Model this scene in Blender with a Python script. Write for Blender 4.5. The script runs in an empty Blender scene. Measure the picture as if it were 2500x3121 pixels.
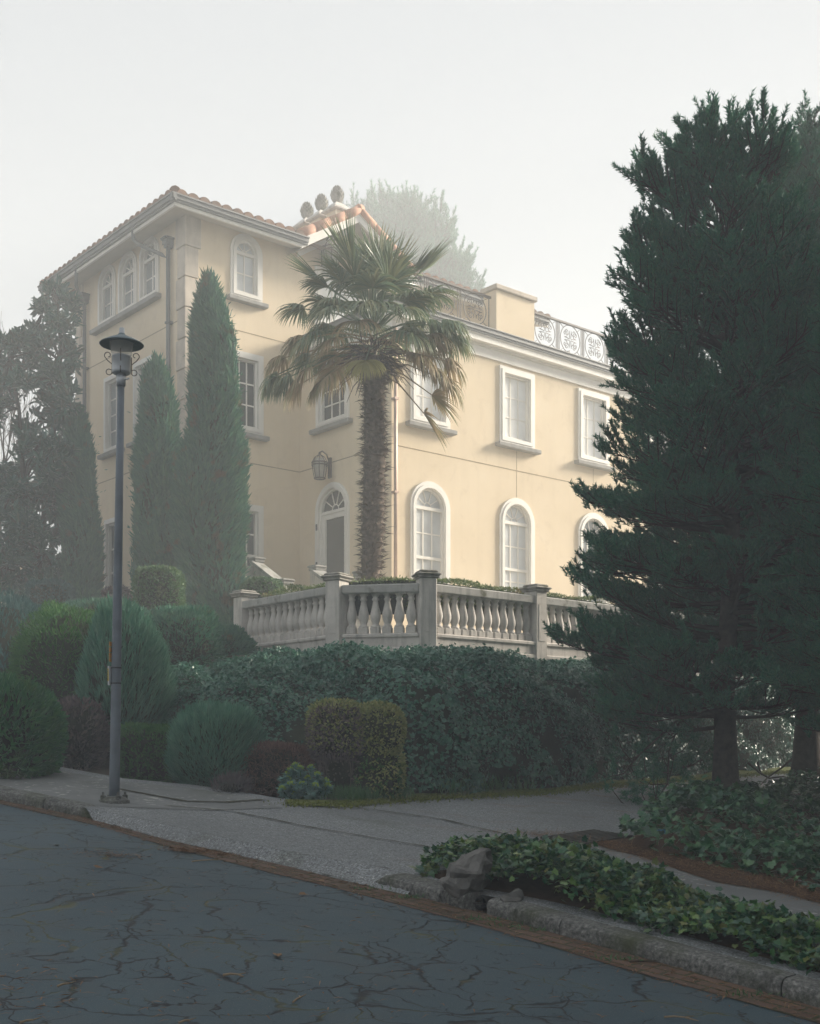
import bpy, math, random
import numpy as np
from mathutils import Vector, Matrix
from mathutils.geometry import tessellate_polygon

S = bpy.context.scene
COL = S.collection
rad = math.radians

# ------------------------------------------------------------------ camera
EYE, F, CU, CV = 1.66, 3696.0, 1250.0, 2290.0      # eye height; pixel focal length and principal column / horizon row of the 2500 px photo
cam_d = bpy.data.cameras.new("camera")
cam = bpy.data.objects.new("camera", cam_d)
COL.objects.link(cam)
cam.location = (0, 0, EYE)
cam.rotation_euler = (rad(90), 0, 0)
cam_d.sensor_fit = 'HORIZONTAL'
cam_d.sensor_width = 36
cam_d.lens = F / 2500 * 36
cam_d.shift_y = (CV - 3121 / 2) / 2500
cam_d.clip_start, cam_d.clip_end = 0.1, 3000
S.camera = cam

# ------------------------------------------------------------------ sky, sun, exposure
SUN_AZ = math.atan2(1.0, 0.5)          # clockwise from +Y: sun to the right, slightly ahead
SUN_EL = rad(23)
W = bpy.data.worlds.new("World")
S.world = W
W.use_nodes = True
nt = W.node_tree
sky = nt.nodes.new('ShaderNodeTexSky')
sky.sky_type = 'NISHITA'
sky.sun_disc = False
sky.sun_elevation = SUN_EL
sky.sun_rotation = SUN_AZ
sky.air_density, sky.dust_density, sky.ozone_density = 1.0, 4.0, 1.0
hs = nt.nodes.new('ShaderNodeHueSaturation')
hs.inputs['Saturation'].default_value = 0.8
nt.links.new(sky.outputs[0], hs.inputs['Color'])
veil = nt.nodes.new('ShaderNodeMix'); veil.data_type = 'RGBA'          # thin even cloud over the clear sky
veil.inputs[0].default_value = 0.85
veil.inputs[7].default_value = (1.78, 1.96, 2.24, 1)
nt.links.new(hs.outputs[0], veil.inputs[6])
nt.links.new(veil.outputs[2], nt.nodes['Background'].inputs['Color'])
nt.nodes['Background'].inputs['Strength'].default_value = 0.043
sun_d = bpy.data.lights.new("sun", 'SUN')
sun = bpy.data.objects.new("sun", sun_d)
COL.objects.link(sun)
sun_d.energy = 3.4
sun_d.angle = rad(14)
sun_d.color = (1.0, 0.91, 0.77)
sv = Vector((math.sin(SUN_AZ) * math.cos(SUN_EL), math.cos(SUN_AZ) * math.cos(SUN_EL), math.sin(SUN_EL)))
sun.rotation_euler = sv.to_track_quat('Z', 'Y').to_euler()
S.view_settings.view_transform = 'Standard'
S.view_settings.look = 'None'
S.view_settings.gamma = 1
S.view_settings.exposure = 2.36
S.cycles.max_bounces = 6
S.cycles.diffuse_bounces = 3
S.cycles.glossy_bounces = 2
S.cycles.transmission_bounces = 3
S.cycles.transparent_max_bounces = 8
S.cycles.volume_bounces = 2
S.cycles.use_denoising = True
S.cycles.adaptive_threshold = 0.006
S.cycles.caustics_reflective = False
S.cycles.caustics_refractive = False

# ------------------------------------------------------------------ helpers: names, tags, meshes
OFF = {}
def tag(o, label=None, cat=None, group=None, kind=None):
    if label: o['label'] = label
    if cat: o['category'] = cat
    if group: o['group'] = group
    if kind: o['kind'] = kind
    return o
def thing(name, label, cat, loc=(0, 0, 0), group=None):
    o = bpy.data.objects.new(name, None)
    COL.objects.link(o)
    o.empty_display_size = .3
    o.location = loc
    OFF[o.name] = Vector(loc)
    return tag(o, label, cat, group)
def copy_tree(o, parent=None):
    c = o.copy(); COL.objects.link(c)
    if parent: c.parent = parent
    for ch in [k for k in bpy.data.objects if k.parent == o]:
        copy_tree(ch, c)
    return c
def link(name, me, mats, parent=None, smooth=False):
    o = bpy.data.objects.new(name, me)
    COL.objects.link(o)
    for m in (mats if isinstance(mats, (list, tuple)) else [mats]):
        me.materials.append(m)
    if parent is not None:
        o.parent = parent
        OFF[o.name] = OFF[parent.name]
    return o
def np_obj(name, chunks, mats, parent=None):
    """chunks: (V (n,3), F (m,k), material index, smooth); one mesh object from numpy arrays"""
    off = np.array(OFF[parent.name]) if parent is not None else np.zeros(3)
    nv = sum(len(c[0]) for c in chunks)
    V = np.concatenate([np.asarray(c[0], float) for c in chunks]) - off
    loops, starts, tots, mi, sm = [], [], [], [], []
    vo = lo = 0
    for c in chunks:
        Fc = np.asarray(c[1], np.int64)
        m, k = Fc.shape
        loops.append((Fc + vo).ravel())
        starts.append(lo + np.arange(m) * k)
        tots.append(np.full(m, k))
        mi.append(np.full(m, c[2] if len(c) > 2 else 0))
        sm.append(np.full(m, bool(c[3]) if len(c) > 3 else False))
        vo += len(c[0]); lo += m * k
    loops = np.concatenate(loops); starts = np.concatenate(starts)
    me = bpy.data.meshes.new(name)
    me.vertices.add(nv)
    me.vertices.foreach_set('co', V.astype(np.float32).ravel())
    me.loops.add(len(loops))
    me.loops.foreach_set('vertex_index', loops.astype(np.int32))
    me.polygons.add(len(starts))
    me.polygons.foreach_set('loop_start', starts.astype(np.int32))
    me.polygons.foreach_set('loop_total', np.concatenate(tots).astype(np.int32))
    me.polygons.foreach_set('material_index', np.concatenate(mi).astype(np.int32))
    me.polygons.foreach_set('use_smooth', np.concatenate(sm))
    me.update(calc_edges=True)
    me.validate()
    return link(name, me, mats, parent)

class MB:
    """collects polygons; build() links them as one mesh object"""
    def __init__(s): s.v, s.f, s.sm = [], [], []
    def add(s, vs, fs, smooth=False):
        n = len(s.v)
        s.v += [tuple(map(float, p)) for p in vs]
        s.f += [tuple(i + n for i in f) for f in fs]
        s.sm += [smooth] * len(fs)
        return s
    def poly(s, vs): return s.add(vs, [tuple(range(len(vs)))])
    def box(s, o, ax, ay, az, x0, x1, y0, y1, z0, z1):
        o, ax, ay, az = map(Vector, (o, ax, ay, az))
        c = [o + ax * x + ay * y + az * z for z in (z0, z1) for y in (y0, y1) for x in (x0, x1)]
        return s.add(c, [(0, 2, 3, 1), (4, 5, 7, 6), (0, 1, 5, 4), (1, 3, 7, 5), (3, 2, 6, 7), (2, 0, 4, 6)])
    def bbox(s, o, ax, ay, az, x0, x1, y0, y1, z0, z1, b=.012):
        """box with chamfered top and vertical edges"""
        o, ax, ay, az = map(Vector, (o, ax, ay, az))
        def ring(i, z):
            return [o + ax * x + ay * y + az * z for x, y in (
                (x0 + i + b, y0 + i), (x1 - i - b, y0 + i), (x1 - i, y0 + i + b), (x1 - i, y1 - i - b),
                (x1 - i - b, y1 - i), (x0 + i + b, y1 - i), (x0 + i, y1 - i - b), (x0 + i, y0 + i + b))]
        vs = ring(b, z0) + ring(0, z0 + b) + ring(0, z1 - b) + ring(b, z1)
        fs = [tuple(range(7, -1, -1)), tuple(range(24, 32))]
        for k in range(3):
            for i in range(8):
                j = (i + 1) % 8
                fs.append((k * 8 + i, k * 8 + j, k * 8 + 8 + j, k * 8 + 8 + i))
        return s.add(vs, fs)
    def tube(s, pts, r, n=8, smooth=True, cap=True):
        pts = [Vector(p) for p in pts]
        rs = r if isinstance(r, (list, tuple)) else [r] * len(pts)
        vs, fs = [], []
        ref = None
        for i, p in enumerate(pts):
            t = (pts[min(i + 1, len(pts) - 1)] - pts[max(i - 1, 0)]).normalized()
            if ref is None:
                ref = t.orthogonal().normalized()
            a = (ref - t * ref.dot(t))
            a = a.normalized() if a.length > 1e-6 else t.orthogonal().normalized()
            ref = a
            b = t.cross(a)
            for k in range(n):
                w = 2 * math.pi * k / n
                vs.append(p + (a * math.cos(w) + b * math.sin(w)) * rs[i])
        for i in range(len(pts) - 1):
            for k in range(n):
                j = (k + 1) % n
                fs.append((i * n + k, i * n + j, i * n + n + j, i * n + n + k))
        s.add(vs, fs, smooth)
        if cap:
            m = len(s.v) - len(vs)
            s.f += [tuple(m + k for k in range(n - 1, -1, -1)), tuple(m + (len(pts) - 1) * n + k for k in range(n))]
            s.sm += [False, False]
        return s
    def lathe(s, c, prof, n=16, smooth=True, lean=(0, 0)):
        """prof: (radius, z) list going up"""
        c = Vector(c); vs, fs = [], []
        for r, z in prof:
            for k in range(n):
                w = 2 * math.pi * k / n
                vs.append((c.x + r * math.cos(w) + lean[0] * z, c.y + r * math.sin(w) + lean[1] * z, c.z + z))
        for i in range(len(prof) - 1):
            for k in range(n):
                j = (k + 1) % n
                fs.append((i * n + k, i * n + j, i * n + n + j, i * n + n + k))
        s.add(vs, fs, smooth)
        m = len(s.v) - len(vs)
        s.f += [tuple(m + k for k in range(n - 1, -1, -1)), tuple(m + (len(prof) - 1) * n + k for k in range(n))]
        s.sm += [False, False]
        return s
    def build(s, name, mats, parent=None):
        off = OFF[parent.name] if parent is not None else Vector((0, 0, 0))
        me = bpy.data.meshes.new(name)
        me.from_pydata([(a - off.x, b - off.y, c - off.z) for a, b, c in s.v], [], s.f)
        me.polygons.foreach_set('use_smooth', s.sm)
        me.update()
        return link(name, me, mats, parent)

Z3 = Vector((0, 0, 1))
SX = 1.44760                                           # survey sheet (1727 px wide) to photo pixels
def P(u, v, y): return Vector(((u - CU) / F * y, y, EYE + (CV - v) / F * y))
def Pd(u, v, y): return P(u * SX, v * SX, y)
GA, GB = -.0795, .0716                                 # the hill: slope of road and pavement
def hill(x, y):
    h = GA * x + GB * y
    return h if abs(h) < 2.4 else math.copysign(2.4 + 1.2 * math.tanh((abs(h) - 2.4) / 1.2), h)
def G(u, v, h=0.0):
    a, c = (u - CU) / F, (CV - v) / F
    y = (EYE - h) / (GA * a + GB - c)
    return Vector((a * y, y, h + y * (GA * a + GB)))
def Gd(u, v, h=0.0): return G(u * SX, v * SX, h)
def onhill(x, y, h=0.0): return Vector((x, y, hill(x, y) + h))

# ------------------------------------------------------------------ helpers: materials
def sock(node, name):
    return node.inputs[name] if name in node.inputs else None
class NT:
    def __init__(s, name):
        s.m = bpy.data.materials.new(name); s.m.use_nodes = True
        s.t = s.m.node_tree
        s.b = s.t.nodes['Principled BSDF']; s.out = s.t.nodes['Material Output']
    def n(s, typ, **kw):
        nd = s.t.nodes.new(typ)
        for k, v in kw.items():
            if k in nd.inputs: nd.inputs[k].default_value = v
            else: setattr(nd, k, v)
        return nd
    def l(s, a, b): s.t.links.new(a, b)
    def pos(s, scale=(1, 1, 1), obj=False):
        g = s.n('ShaderNodeTexCoord').outputs['Object'] if obj else s.n('ShaderNodeNewGeometry').outputs['Position']
        mp = s.n('ShaderNodeMapping'); mp.inputs['Scale'].default_value = scale
        s.l(g, mp.inputs[0]); return mp.outputs[0]
    def noise(s, vec, scale, detail=4, rough=.55, dist=0):
        nd = s.n('ShaderNodeTexNoise', Scale=scale, Detail=detail, Roughness=rough, Distortion=dist)
        s.l(vec, nd.inputs['Vector']); return nd.outputs['Fac']
    def ramp(s, fac, stops, interp='LINEAR'):
        nd = s.n('ShaderNodeValToRGB'); cr = nd.color_ramp; cr.interpolation = interp
        while len(cr.elements) < len(stops): cr.elements.new(.5)
        for e, (p, c) in zip(cr.elements, stops):
            e.position = p; e.color = (c, c, c, 1) if isinstance(c, (int, float)) else (*c, 1)
        s.l(fac, nd.inputs[0]); return nd.outputs['Color']
    def mix(s, fac, a, b, mode='MIX'):
        nd = s.n('ShaderNodeMix', data_type='RGBA', blend_type=mode)
        for i, x in ((0, fac), (6, a), (7, b)):
            if hasattr(x, 'is_linked'): s.l(x, nd.inputs[i])
            elif isinstance(x, (int, float)): nd.inputs[i].default_value = x if i == 0 else (x, x, x, 1)
            else: nd.inputs[i].default_value = (*x, 1)
        return nd.outputs[2]
    def math(s, op, a, b=0.0):
        nd = s.n('ShaderNodeMath', operation=op)
        for i, x in ((0, a), (1, b)):
            if hasattr(x, 'is_linked'): s.l(x, nd.inputs[i])
            else: nd.inputs[i].default_value = x
        return nd.outputs[0]
    def bump(s, h, strength=.3, dist=.02):
        nd = s.n('ShaderNodeBump', Strength=strength, Distance=dist)
        s.l(h, nd.inputs['Height']); s.l(nd.outputs[0], s.b.inputs['Normal'])
    def base(s, c, rough=.7, spec=.3, metal=0):
        if hasattr(c, 'is_linked'): s.l(c, s.b.inputs['Base Color'])
        else: s.b.inputs['Base Color'].default_value = (*c, 1)
        if hasattr(rough, 'is_linked'): s.l(rough, s.b.inputs['Roughness'])
        else: s.b.inputs['Roughness'].default_value = rough
        s.b.inputs['Specular IOR Level'].default_value = spec
        s.b.inputs['Metallic'].default_value = metal
        return s

def leaf_mat(name, cols, rough=.5, spec=.35, transl=.25, patch=None):
    """leaf colour varies leaf by leaf; patch: (colour, scale, threshold) for dead or pale patches"""
    t = NT(name)
    if max(max(c_) for c_ in cols) < .22: cols = [tuple(x * 1.45 for x in c_) for c_ in cols]
    g = t.n('ShaderNodeNewGeometry')
    k = len(cols)
    c = t.ramp(g.outputs['Random Per Island'], [(i / max(k - 1, 1), cc) for i, cc in enumerate(cols)])
    if patch:
        n = t.noise(t.pos(), patch[1], 2)
        c = t.mix(t.ramp(n, [(patch[2], 0.0), (min(patch[2] + .1, 1), 1.0)]), c, patch[0])
    t.base(c, rough, spec)
    tr = t.n('ShaderNodeBsdfTranslucent'); t.l(c, tr.inputs['Color'])
    mx = t.n('ShaderNodeMixShader'); mx.inputs[0].default_value = transl
    t.l(t.b.outputs[0], mx.inputs[1]); t.l(tr.outputs[0], mx.inputs[2])
    t.l(mx.outputs[0], t.out.inputs[0])
    return t.m
def flat_mat(name, c, rough=.6, spec=.3, metal=0, var=.12, scale=6):
    t = NT(name)
    n = t.noise(t.pos(), scale, 5)
    lo = tuple(x * (1 - var) for x in c); hi = tuple(min(1, x * (1 + var)) for x in c)
    t.base(t.ramp(n, [(.3, lo), (.7, hi)]), rough, spec, metal)
    t.bump(t.noise(t.pos(), scale * 12, 3), .12, .01)
    return t.m

# ------------------------------------------------------------------ materials
def m_asphalt():
    t = NT('asphalt')
    p = t.pos()
    dn = t.n('ShaderNodeTexNoise', Scale=1.6, Detail=4, Roughness=.6); t.l(p, dn.inputs['Vector'])
    wp = t.n('ShaderNodeVectorMath', operation='SCALE'); t.l(dn.outputs['Color'], wp.inputs[0]); wp.inputs['Scale'].default_value = .55
    ad = t.n('ShaderNodeVectorMath', operation='ADD'); t.l(p, ad.inputs[0]); t.l(wp.outputs[0], ad.inputs[1])
    fl = t.n('ShaderNodeVectorMath', operation='MULTIPLY'); t.l(ad.outputs[0], fl.inputs[0]); fl.inputs[1].default_value = (1, 1, 0)
    def cracks(scale, w0, w1, cut):
        v = t.n('ShaderNodeTexVoronoi', feature='DISTANCE_TO_EDGE', Scale=scale, Randomness=1.0)
        t.l(fl.outputs[0], v.inputs['Vector'])
        wv = t.ramp(t.noise(p, 2.7, 3), [(.3, .35), (.5, .8), (.72, 2.6)])
        c = t.ramp(t.math('MULTIPLY', v.outputs['Distance'], wv), [(w0, 1.0), (w1, 0.0)])
        k = t.ramp(t.noise(p, scale * .9 + .31, 3), [(cut, 0.0), (cut + .09, 1.0)])
        return t.math('MULTIPLY', c, k)
    big = cracks(.8, .0025, .010, .30)
    mid = cracks(1.7, .004, .013, .40)
    fine = cracks(3.6, .006, .02, .50)
    hair = cracks(7.5, .008, .03, .54)
    ck = t.math('MAXIMUM', big, t.math('MAXIMUM', t.math('MAXIMUM', mid, t.math('MULTIPLY', hair, .7)), fine))
    speck = t.noise(p, 160, 2, .7)
    c0 = t.ramp(t.noise(p, .55, 5), [(.3, (.027, .052, .066)), (.7, (.047, .080, .098))])
    c1 = t.mix(t.ramp(speck, [(.58, 0.0), (.72, .65)]), c0, (.19, .19, .185))
    c1 = t.mix(t.ramp(speck, [(.25, .5), (.38, 0.0)]), c1, (.022, .025, .03))
    c1 = t.mix(t.ramp(t.noise(p, 3.1, 4), [(.5, 0.0), (.8, .35)]), c1, (.075, .068, .058))
    moss = t.mix(t.ramp(t.noise(p, 2.2, 3), [(.5, 0.0), (.62, 1.0)]), (.005, .007, .009), (.065, .068, .022))
    t.base(t.mix(ck, c1, moss), .72, .35)
    h = t.math('SUBTRACT', t.math('MULTIPLY', speck, .25), t.math('MULTIPLY', ck, 1.6))
    h2 = t.math('ADD', h, t.math('MULTIPLY', t.noise(p, .9, 3), 1.4))
    t.bump(h2, .35, .015)
    return t.m
def m_aggregate(name='aggregate', base=(.195, .205, .21)):
    t = NT(name); p = t.pos()
    v = t.n('ShaderNodeTexVoronoi', Scale=85.0, Randomness=1.0); t.l(p, v.inputs['Vector'])
    peb = t.ramp(v.outputs['Color'], [(.15, tuple(x * .5 for x in base)), (.5, base), (.86, tuple(x * 1.5 for x in base)), (.95, (.5, .5, .48))])
    big = t.noise(p, .8, 5)
    c = t.mix(t.ramp(big, [(.35, .0), (.7, .55)]), peb, tuple(x * .62 for x in base))
    needles = t.math('MULTIPLY', t.ramp(t.noise(t.pos((1.2, 2.2, 1)), 1.1, 5, .6), [(.55, 0.0), (.66, 1.0)]), t.ramp(t.noise(p, 60, 2), [(.44, 0.0), (.56, .8)]))
    sp = t.n('ShaderNodeSeparateXYZ'); t.l(p, sp.inputs[0])
    needles = t.math('MULTIPLY', needles, t.ramp(t.math('MULTIPLY', t.math('ADD', sp.outputs['X'], 1.0), .2), [(.15, 0.1), (.5, 1.0)]))
    c = t.mix(needles, c, (.16, .075, .032))
    c = t.mix(t.ramp(t.noise(p, 1.7, 4), [(.6, 0.0), (.75, .4)]), c, (.06, .065, .03))
    t.base(c, .85, .2); t.bump(v.outputs['Distance'], .6, .008)
    return t.m
def m_lichen():
    t = NT('old_concrete'); p = t.pos()
    c = t.ramp(t.noise(p, 1.5, 5), [(.3, (.12, .125, .125)), (.7, (.19, .195, .195))])
    sp = t.ramp(t.noise(t.pos((1, 1, 1)), 13, 3, .5), [(.6, 0.0), (.65, 1.0)])
    sp = t.math('MULTIPLY', sp, t.ramp(t.noise(p, .9, 2), [(.42, 0.0), (.55, .9)]))
    c = t.mix(sp, c, (.36, .36, .33))
    c = t.mix(t.ramp(t.noise(p, 1.1, 4), [(.55, 0.0), (.75, .5)]), c, (.055, .06, .03))
    t.base(c, .85, .2); t.bump(t.noise(p, 70, 3), .3, .01)
    return t.m
def m_kerb():
    t = NT('kerb_stone'); p = t.pos()
    c = t.ramp(t.noise(p, 38, 4, .7), [(.33, (.05, .052, .05)), (.52, (.13, .13, .122)), (.72, (.27, .265, .25))])
    c = t.mix(t.ramp(t.noise(p, 2.6, 4), [(.47, 0.0), (.66, .85)]), c, (.045, .052, .022))
    c = t.mix(t.ramp(t.noise(p, 5.0, 3), [(.6, 0.0), (.7, .7)]), c, (.03, .03, .027))
    t.base(c, .9, .2); t.bump(t.noise(p, 45, 4), .6, .015)
    return t.m
def m_brick():
    t = NT('gutter_brick'); p = t.pos()
    mp = t.n('ShaderNodeMapping'); mp.inputs['Rotation'].default_value = (0, 0, math.atan2(.743, .669) - math.pi / 2 + rad(90) - rad(180)); 
    mp.inputs['Rotation'].default_value = (0, 0, -(math.pi - math.atan2(.669, .743)))
    t.l(p, mp.inputs[0])
    b = t.n('ShaderNodeTexBrick', offset=.5, squash=1.0)
    t.l(mp.outputs[0], b.inputs['Vector'])
    b.inputs['Scale'].default_value = 1; b.inputs['Mortar Size'].default_value = .012
    b.inputs['Brick Width'].default_value = .21; b.inputs['Row Height'].default_value = .105
    b.inputs['Color1'].default_value = (.105, .066, .052, 1); b.inputs['Color2'].default_value = (.145, .095, .075, 1)
    b.inputs['Mortar'].default_value = (.05, .052, .025, 1)
    c = t.mix(t.ramp(t.noise(p, 3.5, 4), [(.45, 0.0), (.65, .8)]), b.outputs['Color'], (.062, .05, .034))
    c = t.mix(t.ramp(t.noise(t.pos((3, 3, 1)), 22, 3, .7), [(.58, 0.0), (.66, .8)]), c, (.20, .095, .042))
    t.base(c, .88, .2)
    t.bump(t.math('ADD', b.outputs['Fac'], t.math('MULTIPLY', t.noise(p, 50, 2), -.6)), .5, -.012)
    return t.m
def m_stone(name='balustrade_stone', base=(.60, .56, .52), dark=(.24, .23, .215), streak=True, moss=.0):
    t = NT(name); p = t.pos()
    c = t.ramp(t.noise(p, 2.2, 6, .6), [(.25, tuple(x * .72 for x in base)), (.6, base), (.85, tuple(x * 1.15 for x in base))])
    s = t.ramp(t.noise(t.pos((5, 5, .7)), 1.6, 5, .6), [(.50, 0.0), (.72, .75)])
    c = t.mix(s, c, dark)
    c = t.mix(t.ramp(t.noise(p, 26, 4, .7), [(.55, 0.0), (.75, .5)]), c, tuple(x * .55 for x in base))
    if moss:
        c = t.mix(t.ramp(t.noise(p, 3.4, 4), [(.62 - moss, 0.0), (.74 - moss, .9)]), c, (.085, .085, .05))
    t.base(c, .92, .15); t.bump(t.noise(p, 55, 5, .65), .35, .012)
    return t.m
def m_stucco():
    t = NT('ochre_stucco'); p = t.pos()
    c = t.ramp(t.noise(p, .5, 6, .6), [(.28, (.66, .545, .39)), (.55, (.73, .61, .45)), (.8, (.77, .66, .50))])
    s = t.ramp(t.noise(t.pos((3.2, 3.2, .25)), 1.0, 5, .6), [(.5, 0.0), (.85, .3)])
    c = t.mix(s, c, (.54, .44, .31))
    c = t.mix(t.ramp(t.noise(p, 1.9, 5, .6, .8), [(.56, 0.0), (.74, .45)]), c, (.56, .45, .32))
    c = t.mix(t.ramp(t.noise(p, 7, 5, .65), [(.45, 0.0), (.8, .22)]), c, (.76, .63, .42))
    t.base(c, .95, .1); t.bump(t.noise(p, 60, 4, .7), .25, .01)
    return t.m
def m_tile():
    t = NT('clay_tile'); p = t.pos()
    c = t.ramp(t.noise(p, 4.5, 4), [(.3, (.14, .085, .06)), (.55, (.24, .135, .09)), (.8, (.16, .13, .11))])
    c = t.mix(t.ramp(t.noise(p, 1.2, 4), [(.45, 0.0), (.7, .7)]), c, (.085, .08, .07))
    t.base(c, .9, .2); t.bump(t.noise(p, 40, 3), .3, .01)
    return t.m
def m_pane(name, base, rough=.06, spec=.6):
    t = NT(name); p = t.pos()
    n = t.noise(p, 1.3, 2)
    t.base(t.ramp(n, [(.35, tuple(x * .75 for x in base)), (.65, base)]), rough, spec)
    t.bump(t.noise(p, 1.7, 2), .05, .03)
    return t.m

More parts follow.
